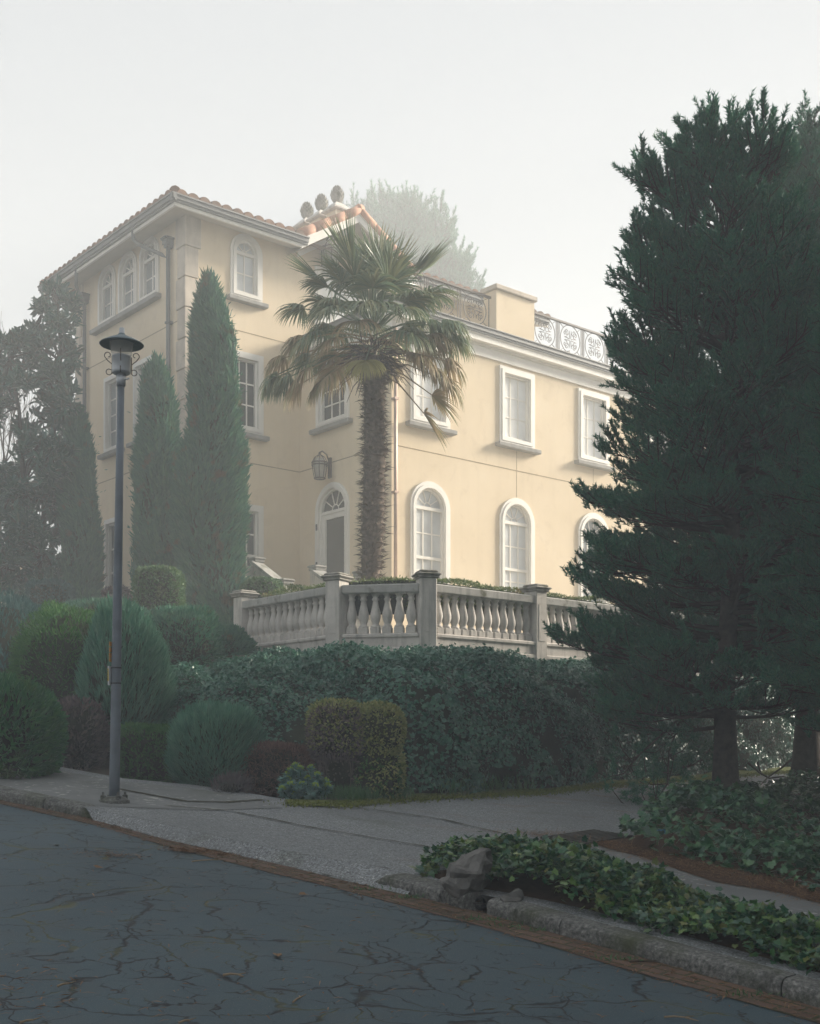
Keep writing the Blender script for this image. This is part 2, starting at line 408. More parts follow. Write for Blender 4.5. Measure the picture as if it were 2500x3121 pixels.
def m_frost():
    t = NT('frosted_glass'); t.base((.93, .92, .88), .25, .5)
    tr = t.n('ShaderNodeBsdfTranslucent'); tr.inputs['Color'].default_value = (.9, .89, .85, 1)
    tp = t.n('ShaderNodeBsdfTransparent')
    m1 = t.n('ShaderNodeMixShader'); m1.inputs[0].default_value = .5; m2 = t.n('ShaderNodeMixShader'); m2.inputs[0].default_value = .68
    t.l(t.b.outputs[0], m1.inputs[1]); t.l(tr.outputs[0], m1.inputs[2]); t.l(m1.outputs[0], m2.inputs[1]); t.l(tp.outputs[0], m2.inputs[2]); t.l(m2.outputs[0], t.out.inputs[0])
    return t.m
MAT = dict(
    asphalt=m_asphalt(), aggregate=m_aggregate(), walk=m_lichen(), kerb=m_kerb(), brick=m_brick(),
    stone=m_stone(), rail=m_stone('weathered_rail', (.40, .39, .37), (.17, .17, .16), moss=.03),
    cap=m_stone('mossy_cap', (.34, .32, .29), (.14, .14, .12), moss=.12),
    quoin=m_stone('quoin_stone', (.58, .51, .43), (.42, .37, .31)),
    stucco=m_stucco(), trim=flat_mat('white_trim', (.74, .71, .66), .55, .3, 0, .05, 3),
    soffit=flat_mat('soffit_board', (.52, .47, .40), .8, .2, 0, .06, 3),
    line=flat_mat('joint_line', (.33, .25, .155), .95, .1),
    sill=flat_mat('grey_sill', (.30, .29, .275), .9, .2, 0, .2, 5),
    gutter=flat_mat('grey_gutter', (.17, .17, .17), .5, .4, 0, .15, 3),
    copper=flat_mat('copper_pipe', (.42, .30, .24), .45, .5, .3, .2, 4),
    pipe=flat_mat('grey_pipe', (.10, .105, .11), .5, .4, 0, .15, 4),
    tile=m_tile(), rake=flat_mat('orange_rake_tile', (.47, .27, .19), .85, .2, 0, .2, 4),
    iron=flat_mat('black_iron', (.03, .03, .032), .5, .4),
    rust=flat_mat('brown_iron', (.085, .062, .05), .6, .4),
    glow=flat_mat('lantern_glass', (.42, .40, .36), .2, .5),
    dark=m_pane('dark_pane', (.020, .025, .030)), blind=m_pane('blind_pane', (.66, .68, .69), .12, .5),
    white_pane=m_pane('curtain_pane', (.93, .93, .91), .15, .5), grey_pane=m_pane('grey_pane', (.26, .28, .29), .08, .6),
    door_pane=m_pane('door_pane', (.075, .072, .065), .08, .5),
    pole=flat_mat('pole_paint', (.125, .145, .17), .5, .4, 0, .25, 5),
    lampmetal=flat_mat('lamp_metal', (.42, .44, .46), .42, .5, .35, .15, 6),
    lampdark=flat_mat('lamp_hood_metal', (.085, .125, .14), .5, .4, 0, .2, 6),
    lampglass=m_frost(),
    orange=flat_mat('orange_plate', (.60, .26, .03), .6, .3), yellow=flat_mat('yellow_plate', (.62, .48, .03), .6, .3),
    white=flat_mat('white_plate', (.7, .7, .7), .6, .3), black=flat_mat('black_mark', (.015, .015, .015), .7, .2),
    soil=flat_mat('soil', (.045, .034, .024), .95, .1, 0, .4, 3), duff=flat_mat('needle_duff', (.060, .033, .019), .95, .1, 0, .45, 16),
    moss=flat_mat('moss', (.090, .105, .022), .95, .1, 0, .5, 9),
    bark=flat_mat('pine_bark', (.060, .048, .040), .95, .1, 0, .5, 14),
    twig=flat_mat('twig_bark', (.050, .040, .032), .95, .1, 0, .3, 10),
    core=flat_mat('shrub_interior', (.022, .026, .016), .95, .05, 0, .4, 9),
    rock=m_stone('field_rock', (.145, .14, .132), (.06, .06, .055)),
    blue=flat_mat('blue_plastic', (.03, .16, .30), .4, .5), straw=flat_mat('dry_straw', (.26, .19, .12), .85, .2),
    grate=flat_mat('grate_iron', (.03, .028, .025), .6, .4),
    pine=leaf_mat('pine_needle', [(.010, .078, .052), (.016, .105, .066), (.028, .130, .072), (.050, .145, .066)], .55, .3, .2, ((.11, .075, .04), 2.3, .72)),
    fogpine=leaf_mat('far_needle', [(.03, .06, .045), (.05, .08, .05)], .7, .2, .2),
    cypress=leaf_mat('cypress_spray', [(.016, .080, .058), (.030, .110, .072), (.055, .140, .075)], .6, .25, .2, ((.12, .11, .055), 2.6, .60)),
    magnolia=leaf_mat('magnolia_leaf', [(.010, .050, .042), (.016, .068, .052), (.024, .082, .056), (.034, .092, .058), (.060, .060, .040)], .32, .5, .15),
    ivy=leaf_mat('ivy_leaf', [(.012, .066, .046), (.020, .088, .060), (.034, .115, .066), (.020, .080, .060)], .36, .5, .2, ((.085, .065, .04), 1.3, .68)),
    ivynear=leaf_mat('ivy_leaf_near', [(.008, .048, .026), (.014, .070, .026), (.028, .100, .024), (.085, .145, .026), (.016, .062, .034), (.010, .050, .030), (.11, .12, .03)], .32, .5, .25, ((.20, .21, .04), 2.2, .64)),
    ivyveins=leaf_mat('ivy_leaf_brown', [(.16, .075, .03), (.22, .12, .05), (.10, .05, .025)], .6, .3, .2),
    laurel=leaf_mat('laurel_leaf', [(.014, .085, .034), (.026, .120, .042), (.055, .150, .046)], .3, .5, .2, ((.10, .14, .045), 1.6, .6)),
    heather=leaf_mat('heather_sprig', [(.016, .075, .022), (.032, .105, .024), (.050, .120, .028)], .6, .25, .2, ((.045, .04, .032), 1.1, .58)),
    rosemary=leaf_mat('rosemary_sprig', [(.040, .125, .088), (.065, .165, .112), (.100, .205, .135)], .6, .25, .2),
    bluehedge=leaf_mat('blue_hedge_leaf', [(.018, .066, .066), (.030, .088, .082)], .6, .25, .2),
    box=leaf_mat('box_leaf', [(.030, .080, .034), (.050, .110, .040), (.075, .130, .045)], .5, .3, .2, ((.11, .13, .04), 2.2, .6)),
    hedgetop=leaf_mat('terrace_hedge_leaf', [(.060, .100, .032), (.085, .125, .038), (.13, .14, .045)], .55, .3, .25, ((.20, .14, .05), 1.8, .58)),
    brown=leaf_mat('brown_twig', [(.085, .045, .042), (.12, .066, .058), (.16, .095, .078)], .8, .15, .1),
    golden=leaf_mat('golden_leaf', [(.17, .22, .075), (.28, .30, .11), (.37, .35, .15), (.11, .17, .06)], .5, .3, .25),
    deadtwig=leaf_mat('dead_twig', [(.065, .050, .054), (.095, .075, .078), (.13, .10, .09)], .9, .1, .05),
    euph=leaf_mat('spurge_leaf', [(.14, .27, .25), (.20, .34, .30), (.16, .30, .27)], .5, .3, .2),
    euphhead=leaf_mat('spurge_head', [(.30, .42, .07), (.38, .50, .10)], .6, .3, .3),
    grass=leaf_mat('grass_blade', [(.025, .075, .030), (.040, .105, .036), (.06, .12, .045)], .45, .35, .25),
    lavender=leaf_mat('lavender_stem', [(.075, .065, .070), (.10, .085, .085)], .8, .2, .1),
    palm=leaf_mat('palm_leaf', [(.10, .165, .10), (.135, .20, .115), (.19, .23, .12), (.27, .255, .14)], .4, .45, .2),
    palmdead=leaf_mat('palm_leaf_dry', [(.34, .25, .15), (.42, .32, .20), (.28, .26, .14), (.20, .21, .12)], .6, .3, .2),
    palmyoung=leaf_mat('palm_leaf_yellow', [(.26, .24, .075), (.31, .27, .09), (.19, .19, .06)], .45, .4, .25),
    fibre=flat_mat('palm_fibre', (.165, .130, .105), .95, .1, 0, .5, 12),
    stub=leaf_mat('palm_stub', [(.15, .115, .08), (.10, .075, .055), (.20, .17, .13)], .8, .2, .0),
)

# ------------------------------------------------------------------ ground: road, gutter, pavement, bank
back_px = [(-340, 2335), (-60, 2338), (148, 2340), (364, 2379), (581, 2399), (775, 2429), (894, 2449), (1041, 2456), (1238, 2434), (1350, 2429),
           (1650, 2412), (1845, 2390), (2104, 2370), (2234, 2360), (2430, 2347)]
back = [G(u, v, .1) for u, v in back_px]
b1 = back[-1]
back += [b1 + Vector((4, 3.4, 0)), b1 + Vector((30, 25.5, 0))]
bx = np.array([p.x for p in back]); by = np.array([p.y for p in back])
def dback(x, y):
    yb = np.interp(x, bx, by)
    if x < bx[0]: yb = by[0] + (bx[0] - x) * .85
    return (y - yb) * .78
def sm(t): t = min(1, max(0, t)); return t * t * (3 - 2 * t)
def ground_z(x, y):
    d = dback(x, y)
    z = hill(x, y)
    if d > .5:
        z0 = z - .05
        z = z0 + (1.66 + 1.72 - z0) * sm((d - .5) / 6.0)
        z = z + 1.75 * sm((d - 9.5) / 5.5)
        return z
    return z - .06
gx = np.concatenate([np.linspace(-88, -30, 20), np.arange(-28, 30, .5), np.linspace(31, 52, 8)])
gy = np.concatenate([np.linspace(-40, -8, 12), np.arange(-6, 50, .5), np.linspace(51, 126, 20)])
gv = np.array([[x, y, ground_z(x, y)] for y in gy for x in gx])
nx, ny = len(gx), len(gy)
ii = np.arange(nx * ny).reshape(ny, nx)
gf = np.stack([ii[:-1, :-1], ii[:-1, 1:], ii[1:, 1:], ii[1:, :-1]], -1).reshape(-1, 4)
tag(np_obj('ground', [(gv, gf, 0, True)], MAT['soil']), kind='structure')

def sheet(name, pts, mat):
    pts = [Vector(p) for p in pts]
    tris = tessellate_polygon([[Vector((p.x, p.y, 0)) for p in pts]])
    b = MB(); b.add(pts, [tuple(t) for t in tris])
    return tag(b.build(name, mat), kind='structure')
asph_px = [(-300, 2370), (0, 2451), (315, 2521), (500, 2579), (850, 2667), (1050, 2714), (1503, 2833), (1890, 2950), (2326, 3071), (2700, 3180)]
asph = [G(u, v) for u, v in asph_px]
edge_px = [(-300, 2362), (0, 2441), (295, 2502), (315, 2507), (500, 2559), (850, 2635), (1031, 2680), (1150, 2706), (1268, 2735), (1411, 2775), (1482, 2790),
           (1722, 2858), (2057, 2952), (2477, 3072), (2700, 3138)]
edge = [G(u, v) for u, v in edge_px]
k = Vector((-.743, .669, 0))
def far(p, t): q = p + k * t; return onhill(q.x, q.y)
road_out = [far(asph[0], 25)] + asph + [far(asph[-1], -14), onhill(6, -10), onhill(-12, -10), onhill(-34, 12)]
road_sheet = sheet('road', road_out, MAT['asphalt'])
# brick gutter: a strip 4 mm above the asphalt
b = MB()
A_ = [far(asph[0], 25)] + asph + [far(asph[-1], -14)]
E_ = [far(edge[0], 25)] + edge + [far(edge[-1], -14)]
def resample(pl, n):
    d = [0]
    for i in range(len(pl) - 1): d.append(d[-1] + (pl[i + 1] - pl[i]).length)
    out = []
    for q in np.linspace(0, d[-1], n):
        i = min(len(pl) - 2, max(0, int(np.searchsorted(d, q)) - 1))
        out.append(pl[i].lerp(pl[i + 1], (q - d[i]) / max(1e-9, d[i + 1] - d[i])))
    return out
nA = resample(A_, 90); nE = resample(E_, 90)
up = Vector((0, 0, .005))
for i in range(89):
    b.poly([nA[i] + up - (nE[i] - nA[i]) * .03, nA[i + 1] + up - (nE[i + 1] - nA[i + 1]) * .03, nE[i + 1] + up * 2, nE[i] + up * 2])
tag(b.build('brick_gutter', MAT['brick']), kind='structure')

# hidden pale sheet on the terrace, added to bounce sun onto the mansion
tx, ty = np.arange(-4.5, 15.1, .5), np.arange(21, 44.1, .5)
tp = [(x, y) for x in tx for y in ty]
tb_, tf_ = MB(), []
MAT['bounce_paving'] = flat_mat('terrace_bounce_paving', (.50, .46, .40), .9, .2, 0, .12, 2)
for x in tx:
    for y in ty:
        # inside: behind the balustrade line and in front of the house walls
        if (y - 21.9) > (x - .3) * .85 * (x > .3) - (x - .3) * 1.15 * (x < .3) * (x > -4) + .3 and (y - 29.6) < (x + .45) * .85 + (0 if x > -.45 else 30) and (y - 30.2) < (x + 5.6) * .85:
            tb_.poly([Vector((a, b_, ground_z(a, b_) + .05)) for a, b_ in ((x, y), (x + .5, y), (x + .5, y + .5), (x, y + .5))])
tag(tb_.build('terrace', MAT['bounce_paving']), kind='structure')
# pavement and driveway: one plane .10 above the road, sloping down to the gutter between the kerbs
inw = Vector((.669, .743, 0))                          # from the street towards the house
apron_in = [G(u, v, .1) for u, v in [(262, 2462), (330, 2474), (500, 2512), (850, 2590), (1031, 2622), (1180, 2645)]]
apron_out = [G(u, v, .012) for u, v in [(285, 2500), (330, 2511), (500, 2558), (850, 2634), (1031, 2679), (1240, 2728)]]
apron_in.append(G(1240, 2728, 0) + inw * .16 + Vector((0, 0, .1)))
kl = [G(u, v, .1) + inw * .15 for u, v in [(-300, 2335), (0, 2411), (123, 2443), (200, 2458)]]
kr = [G(u, v, 0) + inw * .16 for u, v in [(1240, 2728), (1411, 2775), (1482, 2790), (1722, 2858), (2057, 2952), (2477, 3072), (2700, 3138)]]
def lift(p, h): return onhill(p.x, p.y, h)
drive = apron_in[:1] + apron_in[1:] + [kr[0]] + [Vector(kr[0]) + Vector((.6, .75, 0))]
drive = [lift(p, .1) for p in drive]
bb = [lift(Vector((p.x, p.y + .25, 0)), .1) for p in back]
walk_edge = [G(u, v, .1) for u, v in [(364, 2420), (640, 2452), (1000, 2500)]]
pave = [far(kl[0], 25)] + kl + apron_in + kr + [far(kr[-1], -14), onhill(20, 10)] + [bb[-2]] + bb[-3::-1] + [far(bb[0], 22)]
pave = [lift(p, .1) for p in pave]
sheet('driveway', pave, MAT['aggregate'])
b = MB()
ao, ai = resample(apron_out, 30), resample(apron_in, 30)
for i in range(29): b.poly([ao[i], ao[i + 1], ai[i + 1] - up * .2, ai[i] - up * .2])
tag(b.build('driveway_apron', MAT['aggregate']), kind='structure')
# old concrete pavement round the lamp and the pavement right of the driveway: 4 mm sheets
wl = [far(G(-300, 2340, .104), 6), G(-300, 2335, .104) + inw * .15, G(0, 2411, .104) + inw * .15, G(123, 2443, .104) + inw * .15, G(255, 2455, .104), G(420, 2462, .104), G(640, 2470, .104), G(860, 2462, .104), G(775, 2432, .104),
      G(581, 2402, .104), G(364, 2382, .104), G(148, 2343, .104), G(-60, 2341, .104)]
sheet('pavement', [lift(p, .105) for p in wl], MAT['walk'])
wr = [G(1780, 2570, .1), G(1860, 2560, .1), G(2183, 2661, .1), G(2393, 2694, .1), G(2560, 2735, .1), G(2900, 2830, .1), G(2900, 2990, .1), G(2500, 2850, .1), G(2100, 2720, .1)]
walk_r = sheet('pavement', [lift(p, .105) for p in wr], MAT['walk'])
# joints in the driveway: thin mossy seams
def strip(name, pts, w, h, mat, jit=.0, seed=1):
    rng = random.Random(seed); pl = resample([Vector(p) for p in pts], 40); b = MB(); L = []
    for i, p in enumerate(pl):
        t = (pl[min(i + 1, 39)] - pl[max(i - 1, 0)]); t.z = 0; t.normalize(); s = Vector((-t.y, t.x, 0))
        ww = w * (1 + rng.uniform(-jit, jit))
        L.append((onhill(*(p + s * ww).xy, h), onhill(*(p - s * ww).xy, h)))
    for i in range(39): b.poly([L[i][0], L[i + 1][0], L[i + 1][1], L[i][1]])
    return tag(b.build(name, mat), kind='structure')
MAT['seam'] = flat_mat('mossy_seam', (.055, .052, .034), .95, .1, 0, .5, 20)
for n_, (pp, w_) in enumerate([([(364, 2408), (566, 2445), (689, 2448), (800, 2440)], .03), ([(500, 2458), (700, 2474), (950, 2525), (1350, 2592)], .015),
                 ([(1090, 2464), (1350, 2500), (1600, 2560), (1800, 2575)], .015), ([(1350, 2592), (1500, 2640)], .012)]):
    strip('pavement_joint', [G(u, v, .1) for u, v in pp], w_, .112, MAT['seam'], .5, n_)
strip('driveway_edge', [G(u, v) for u, v in [(315, 2507), (500, 2558), (850, 2634), (1031, 2679), (1180, 2706)]], .035, .019, MAT['seam'], .6, 9)

# kerbs: swept profile, one run of stones left of the driveway and two on the right
def kerb(name, pts, h=.105, w=.17, taper0=False, taper1=False, nose=False):
    pl = resample([Vector(p) for p in pts], 34); b = MB(); rings = []
    for i, p in enumerate(pl):
        t = pl[min(i + 1, 33)] - pl[max(i - 1, 0)]; t.z = 0; t.normalize(); s = Vector((t.y, -t.x, 0))
        if s.y < 0: s = -s
        hh = h
        if taper1: hh *= max(.10, 1 - sm((i - 22) / 11) * .9)
        if taper0: hh *= max(.12, sm(i / 9 + .15))
        q = .006 * math.sin(i * 2.3) + .004 * math.sin(i * 5.1)
        rings.append([onhill(*(p + s * a).xy, z) for a, z in ((0 + q, -.06), (.0 + q, hh * .55), (.012 + q, hh * .85), (.045 + q, hh + q * .5), (w, hh + .006), (w, -.06))])
    vs = [v for r in rings for v in r]; fs = []
    for i in range(33):
        for j in range(5):
            fs.append((i * 6 + j, i * 6 + 6 + j, i * 6 + 7 + j, i * 6 + 1 + j))
    fs += [tuple(range(6)), tuple(range(33 * 6 + 5, 33 * 6 - 1, -1))]
    b.add(vs, fs)
    return tag(b.build(name, MAT['kerb']), kind='structure')
kerb('kerb', [far(edge[0], 16), edge[0], edge[1], G(130, 2468)], .11, .16)
kerb('kerb', [G(134, 2469), G(220, 2487), edge[2]], .11, .16, taper1=True)
kerb('kerb', [G(1118, 2700), G(1145, 2704), G(1268, 2735), G(1340, 2755)], .10, .22, taper0=True)
kerb('kerb', [G(1344, 2756), G(1411, 2775)], .11, .20)
kerb('kerb', [G(1484, 2790), G(1705, 2853)], .11, .18)
kerb('kerb', [G(1708, 2854), G(2057, 2952), G(2380, 3043)], .11, .16)
kerb('kerb', [G(2384, 3045), G(2477, 3072), G(2700, 3138), far(edge[-1], -8)], .11, .16)

# ------------------------------------------------------------------ the house
D1 = Vector((-.6475, .7621, 0)); D2 = Vector((.7621, .6475, 0))
A = Vector((-5.66, 30.57, 0)); B = A + D2 * 3.5; E = B - D1 * 3.92
E0 = EYE
ZF = 3.55 + E0                        # house footing
Z_S1, Z_S2, Z_EAVE, Z_SOF, Z_WING = 7.56 + E0, 10.96 + E0, 13.47 + E0, 13.54 + E0, 10.52 + E0
Z_FB = 13.32 + E0                     # lower edge of the fascia boards
class Wall:
    def __init__(s, o, d, n): s.o, s.d, s.n = o, d, n
    def p(s, a, z, out=0.0): q = s.o + s.d * a + s.n * out; return Vector((q.x, q.y, z))
    def at(s, u, v, out=0.0):
        """photo pixel -> (distance along the wall, height)"""
        o = s.o + s.n * out; kx = (u - CU) / F
        a = (kx * o.y - o.x) / (s.d.x - kx * s.d.y)
        y = o.y + a * s.d.y
        return a, EYE + (CV - v) / F * y
WL, WR = Wall(A, D1, -D2), Wall(A, D2, -D1)
WS, WW = Wall(B, -D1, -D2), Wall(E, D2, -D1)
LEN_L, LEN_R, LEN_W = 6.25, 12.0, 21.0
house = thing('mansion', 'ochre stucco mansion with tiled tower roof and lower wing topped by iron railing', 'mansion', (A.x, A.y, ZF))

def outline(a0, a1, z0, z1, arch, n=16):
    if not arch: return [(a0, z0), (a1, z0), (a1, z1), (a0, z1)]
    r = (a1 - a0) / 2; c = (a0 + a1) / 2; zs = z1 - r
    return [(a0, z0), (a1, z0)] + [(c + r * math.cos(math.pi * i / n), zs + r * math.sin(math.pi * i / n)) for i in range(n + 1)]
def ring(b, w, o1, o2, q0, q1):
    """solid frame between outline o1 (outer) and o2 (inner), from depth q0 to q1"""
    n = len(o1)
    v = [w.p(*x, q0) for x in o1] + [w.p(*x, q1) for x in o1] + [w.p(*x, q0) for x in o2] + [w.p(*x, q1) for x in o2]
    f = []
    for i in range(n):
        j = (i + 1) % n
        f += [(i, j, n + j, n + i), (n + i, n + j, 3 * n + j, 3 * n + i), (3 * n + i, 3 * n + j, 2 * n + j, 2 * n + i)]
    b.add(v, f)
def wbox(b, w, a0, a1, z0, z1, q0, q1): b.box(w.p(0, 0), w.d, w.n, Z3, a0, a1, q0, q1, z0, z1)
HOLES = {}
def window(w, a0, a1, z0, z1, arch=False, cols=3, rows=3, pane='dark', sill=None, cas=.15, meet=None, door=False, wide=.13):
    HOLES.setdefault(id(w), [])
    r_out = (a1 - a0) / 2
    o1 = outline(a0, a1, z0, z1, arch)
    o2 = outline(a0 + cas * .45, a1 - cas * .45, z0 + (cas * .45 if not door else 0), z1 - cas * .45, arch)
    o3 = outline(a0 + cas, a1 - cas, z0 + (cas if not door else .02), z1 - cas, arch)
    o4 = outline(a0 + cas + .05, a1 - cas - .05, z0 + (cas + .05 if not door else .06), z1 - cas - .05, arch)
    HOLES[id(w)].append(o2)
    b = MB()
    ring(b, w, o1, o2, -.02, .045); ring(b, w, o2, o3, -.16, .065); ring(b, w, o3, o4, -.14, -.02)
    win = b.build('door' if door else 'window', MAT['trim'], house)
    ia0, ia1, iz0, iz1 = a0 + cas + .05, a1 - cas - .05, z0 + cas + .05, z1 - cas - .05
    q0, q1 = -.125, -.085
    m = .018
    b = MB()
    ztop = iz1
    if arch:
        r = (ia1 - ia0) / 2; zs = iz1 - r; c = (ia0 + ia1) / 2
        wbox(b, w, ia0, ia1, zs - .05, zs + .03, q0 - .01, -.035)
        ztop = zs - .05
        for t in (36, 72, 108, 144) if r > .33 else (45, 90, 135):
            ct, st = math.cos(rad(t)), math.sin(rad(t))
            h = r * .27
            for sgn in (1,):
                p0 = (c + h * ct, zs + .03 + h * st); p1 = (c + r * ct, zs + r * st)
                nx, nz = -st * m * .8, ct * m * .8
                v = [w.p(p0[0] + nx, p0[1] + nz, q) for q in (q0, q1)] + [w.p(p0[0] - nx, p0[1] - nz, q) for q in (q0, q1)] + \
                    [w.p(p1[0] + nx, p1[1] + nz, q) for q in (q0, q1)] + [w.p(p1[0] - nx, p1[1] - nz, q) for q in (q0, q1)]
                b.add(v, [(1, 3, 7, 5), (0, 1, 5, 4), (2, 3, 7, 6)])
        ho = [(c + r * .30 * math.cos(math.pi * i / 10), zs + .03 + r * .30 * math.sin(math.pi * i / 10)) for i in range(11)]
        hi = [(c + (r * .30 - .03) * math.cos(math.pi * i / 10), zs + .03 + (r * .30 - .03) * math.sin(math.pi * i / 10)) for i in range(11)]
        for i in range(10):
            b.poly([w.p(*ho[i], q1), w.p(*ho[i + 1], q1), w.p(*hi[i + 1], q1), w.p(*hi[i], q1)])
            b.poly([w.p(*hi[i], q0), w.p(*hi[i + 1], q0), w.p(*hi[i + 1], q1), w.p(*hi[i], q1)])
    if not door:
        sashes = [(iz0, ztop)] if meet is None else [(iz0, meet - .03), (meet + .03, ztop)]
        if meet is not None: wbox(b, w, ia0, ia1, meet - .035, meet + .035, q0, -.045)
        for (s0, s1), rr in zip(sashes, [rows] if meet is None else [rows, rows]):
            for i in range(1, cols):
                x = ia0 + (ia1 - ia0) * i / cols
                wbox(b, w, x - m, x + m, s0, s1, q0, q1)
            for i in range(1, rr):
                z = s0 + (s1 - s0) * i / rr
                wbox(b, w, ia0, ia1, z - m, z + m, q0, q1 - .004)
    else:
        wbox(b, w, ia0, ia0 + .13, z0 + .05, ztop, q0, -.06); wbox(b, w, ia1 - .13, ia1, z0 + .05, ztop, q0, -.06)
        wbox(b, w, ia0 + .13, ia1 - .13, ztop - .13, ztop, q0, -.062); wbox(b, w, ia0 + .13, ia1 - .13, z0 + .05, z0 + .3, q0, -.062)
    b.build('sash', MAT['trim'], win)
    b = MB()
    pl = outline(ia0 - .01, ia1 + .01, (z0 + .04) if door else iz0 - .01, iz1 + .01, arch)
    pv = [w.p(*x, -.105) for x in pl]
    b.poly(pv)
    b.build('pane', MAT[pane], win)
    if door:
        b = MB()
        for zz in (z0 + .55, z0 + 1.55): wbox(b, w, a0 + .09, a0 + .14, zz, zz + .16, .065, .085)
        b.build('hinge', MAT['iron'], win)
    if sill:
        b = MB()
        b.bbox(w.p(0, 0), w.d, w.n, Z3, a0 - sill, a1 + sill, -.02, .17, z0 - .115, z0 - .004, .015)
        b.build('sill', MAT['sill'], win)
    return win

# left face of the tower: three arched windows over a common sill, two tall windows, two garden windows
r1 = []
for (u0, u1, ua, va) in ((302, 355, 329, 809), (363, 420, 391, 767), (427, 487, 457, 724)):
    a1_, _ = WL.at(u0, 900); a0_, _ = WL.at(u1, 900); r1.append((a0_, a1_))
za = WL.at(391, 767)[1]; zb = WL.at(363, 968)[1]
for a0_, a1_ in r1: window(WL, a0_, a1_, zb, za, True, 2, 2, 'grey_pane', None, .13)
b = MB(); s0 = WL.at(492, 920)[0]; s1 = WL.at(290, 1030)[0]
b.bbox(A + Z3 * 0, D1, -D2, Z3, s0, s1, -.02, .18, zb - .13, zb - .004, .015)
b.build('window_sill', MAT['sill'], house)
zt = WL.at(322, 1155)[1]; zb2 = WL.at(320, 1388)[1]
for u0, u1 in ((320, 372), (409.5, 468)):
    a1_, a0_ = WL.at(u0, 1300)[0], WL.at(u1, 1300)[0]
    window(WL, a0_, a1_, zb2, zt, False, 2, 4, 'grey_pane', .16, .13)
zt3 = WL.at(322, 1587)[1]; zb3 = ZF - .05
for u0, u1 in ((321, 372.6), (411, 470)):
    a1_, a0_ = WL.at(u0, 1700)[0], WL.at(u1, 1700)[0]
    window(WL, a0_, a1_, zb3, zt3, False, 2, 4, 'dark', None, .13)
# right face of the tower
a0_, a1_ = WR.at(701, 850)[0], WR.at(798, 850)[0]
window(WR, a0_, a1_, WR.at(701, 901)[1], WR.at(750, 715)[1], True, 2, 2, 'blind', .12, .17)
a0_, a1_ = WR.at(690, 1250)[0], WR.at(801, 1250)[0]
window(WR, a0_, a1_, WR.at(801, 1332)[1], WR.at(801, 1088)[1], False, 3, 3, 'dark', .12, .17)
window(WR, a0_, a1_, ZF + .1, WR.at(801, 1544)[1], False, 3, 2, 'dark', None, .17, WR.at(801, 1698)[1])
# side wall of the wing: window and arched glass door
a0_, a1_ = WS.at(966, 1250)[0], WS.at(1066, 1250)[0]
zt = WS.at(1020, 1070)[1]
window(WS, a0_, a1_, WS.at(968, 1311)[1], zt, False, 3, 4, 'dark', .14, .15)
a0_, a1_ = WS.at(964, 1600)[0], WS.at(1067, 1600)[0]
Z_DOOR = 4.30 + E0
window(WS, a0_, a1_, Z_DOOR, WS.at(1020, 1469)[1], True, 1, 1, 'door_pane', None, .15, None, True)
# long front of the wing
x1 = WW.at(1249, 1300)[0], WW.at(1370, 1300)[0]
x2 = WW.at(1521, 1300)[0], WW.at(1627, 1300)[0]
per = x2[0] - x1[0]; wd = (x1[1] - x1[0] + x2[1] - x2[0]) / 2
zt = WW.at(1524, 1113)[1]; zb = WW.at(1524, 1349)[1]
za = (WW.at(1306, 1467)[1] + WW.at(1575, 1519)[1]) / 2
zm = WW.at(1300, 1699)[1]
for i in range(6):
    q = x1[0] + per * i
    window(WW, q, q + wd, zb, zt, False, 3, 3, 'white_pane', .14, .17)
    window(WW, q, q + wd, 4.05 + E0, za, True, 3, 2, 'blind' if i != 2 else 'grey_pane', None, .17, zm)
# third floor face behind the terrace: white french window under the gable
window(WR, 4.0, 5.8, Z_WING + .35, Z_SOF - .25, False, 3, 3, 'white_pane', None, .15)

def panel(w, pts, name='wall'):
    hs_ = HOLES.get(id(w), [])
    loops = [pts] + hs_
    flat = [q for lp in loops for q in lp]
    tr = tessellate_polygon([[Vector((a, z, 0)) for a, z in lp] for lp in loops])
    b = MB(); b.add([w.p(a, z) for a, z in flat], [tuple(t) for t in tr])
    return b.build(name, MAT['stucco'], house)
panel(WL, [(0, ZF - 1.2), (LEN_L, ZF - 1.2), (LEN_L, Z_SOF), (0, Z_SOF)])
GT0, GT1 = 3.11, 6.88                                   # the gable, along the front
gmid = (GT0 + GT1) / 2; GRISE = 1.24
panel(WR, [(0, ZF - 1.2), (3.5, ZF - 1.2), (3.5, Z_WING), (LEN_R, Z_WING), (LEN_R, Z_SOF), (GT1 + .1, Z_SOF), (gmid, Z_FB + GRISE + .02), (GT0 - .1, Z_SOF), (0, Z_SOF)])
panel(WS, [(0, ZF - 1.2), (3.92, ZF - 1.2), (3.92, Z_WING), (0, Z_WING)])
panel(WW, [(0, ZF - 1.2), (LEN_W, ZF - 1.2), (LEN_W, Z_WING), (0, Z_WING)])
b = MB()                                                # rear and end walls, terrace floor, ceilings
F_ = A + D1 * LEN_L
def q2(p, z): return Vector((p.x, p.y, z))
for p0, p1, z0, z1 in ((F_, F_ + D2 * LEN_R, ZF - 1.2, Z_SOF), (A + D2 * LEN_R, F_ + D2 * LEN_R, ZF - 1.2, Z_SOF),
                       (E + D2 * LEN_W, E + D2 * LEN_W + D1 * 9, ZF - 1.2, Z_WING), (A + D2 * LEN_R + D1 * 5, E + D2 * LEN_W + D1 * 9, ZF - 1.2, Z_WING)):
    b.poly([q2(p0, z0), q2(p1, z0), q2(p1, z1), q2(p0, z1)])
b.build('rear_wall', MAT['stucco'], house)
b = MB()
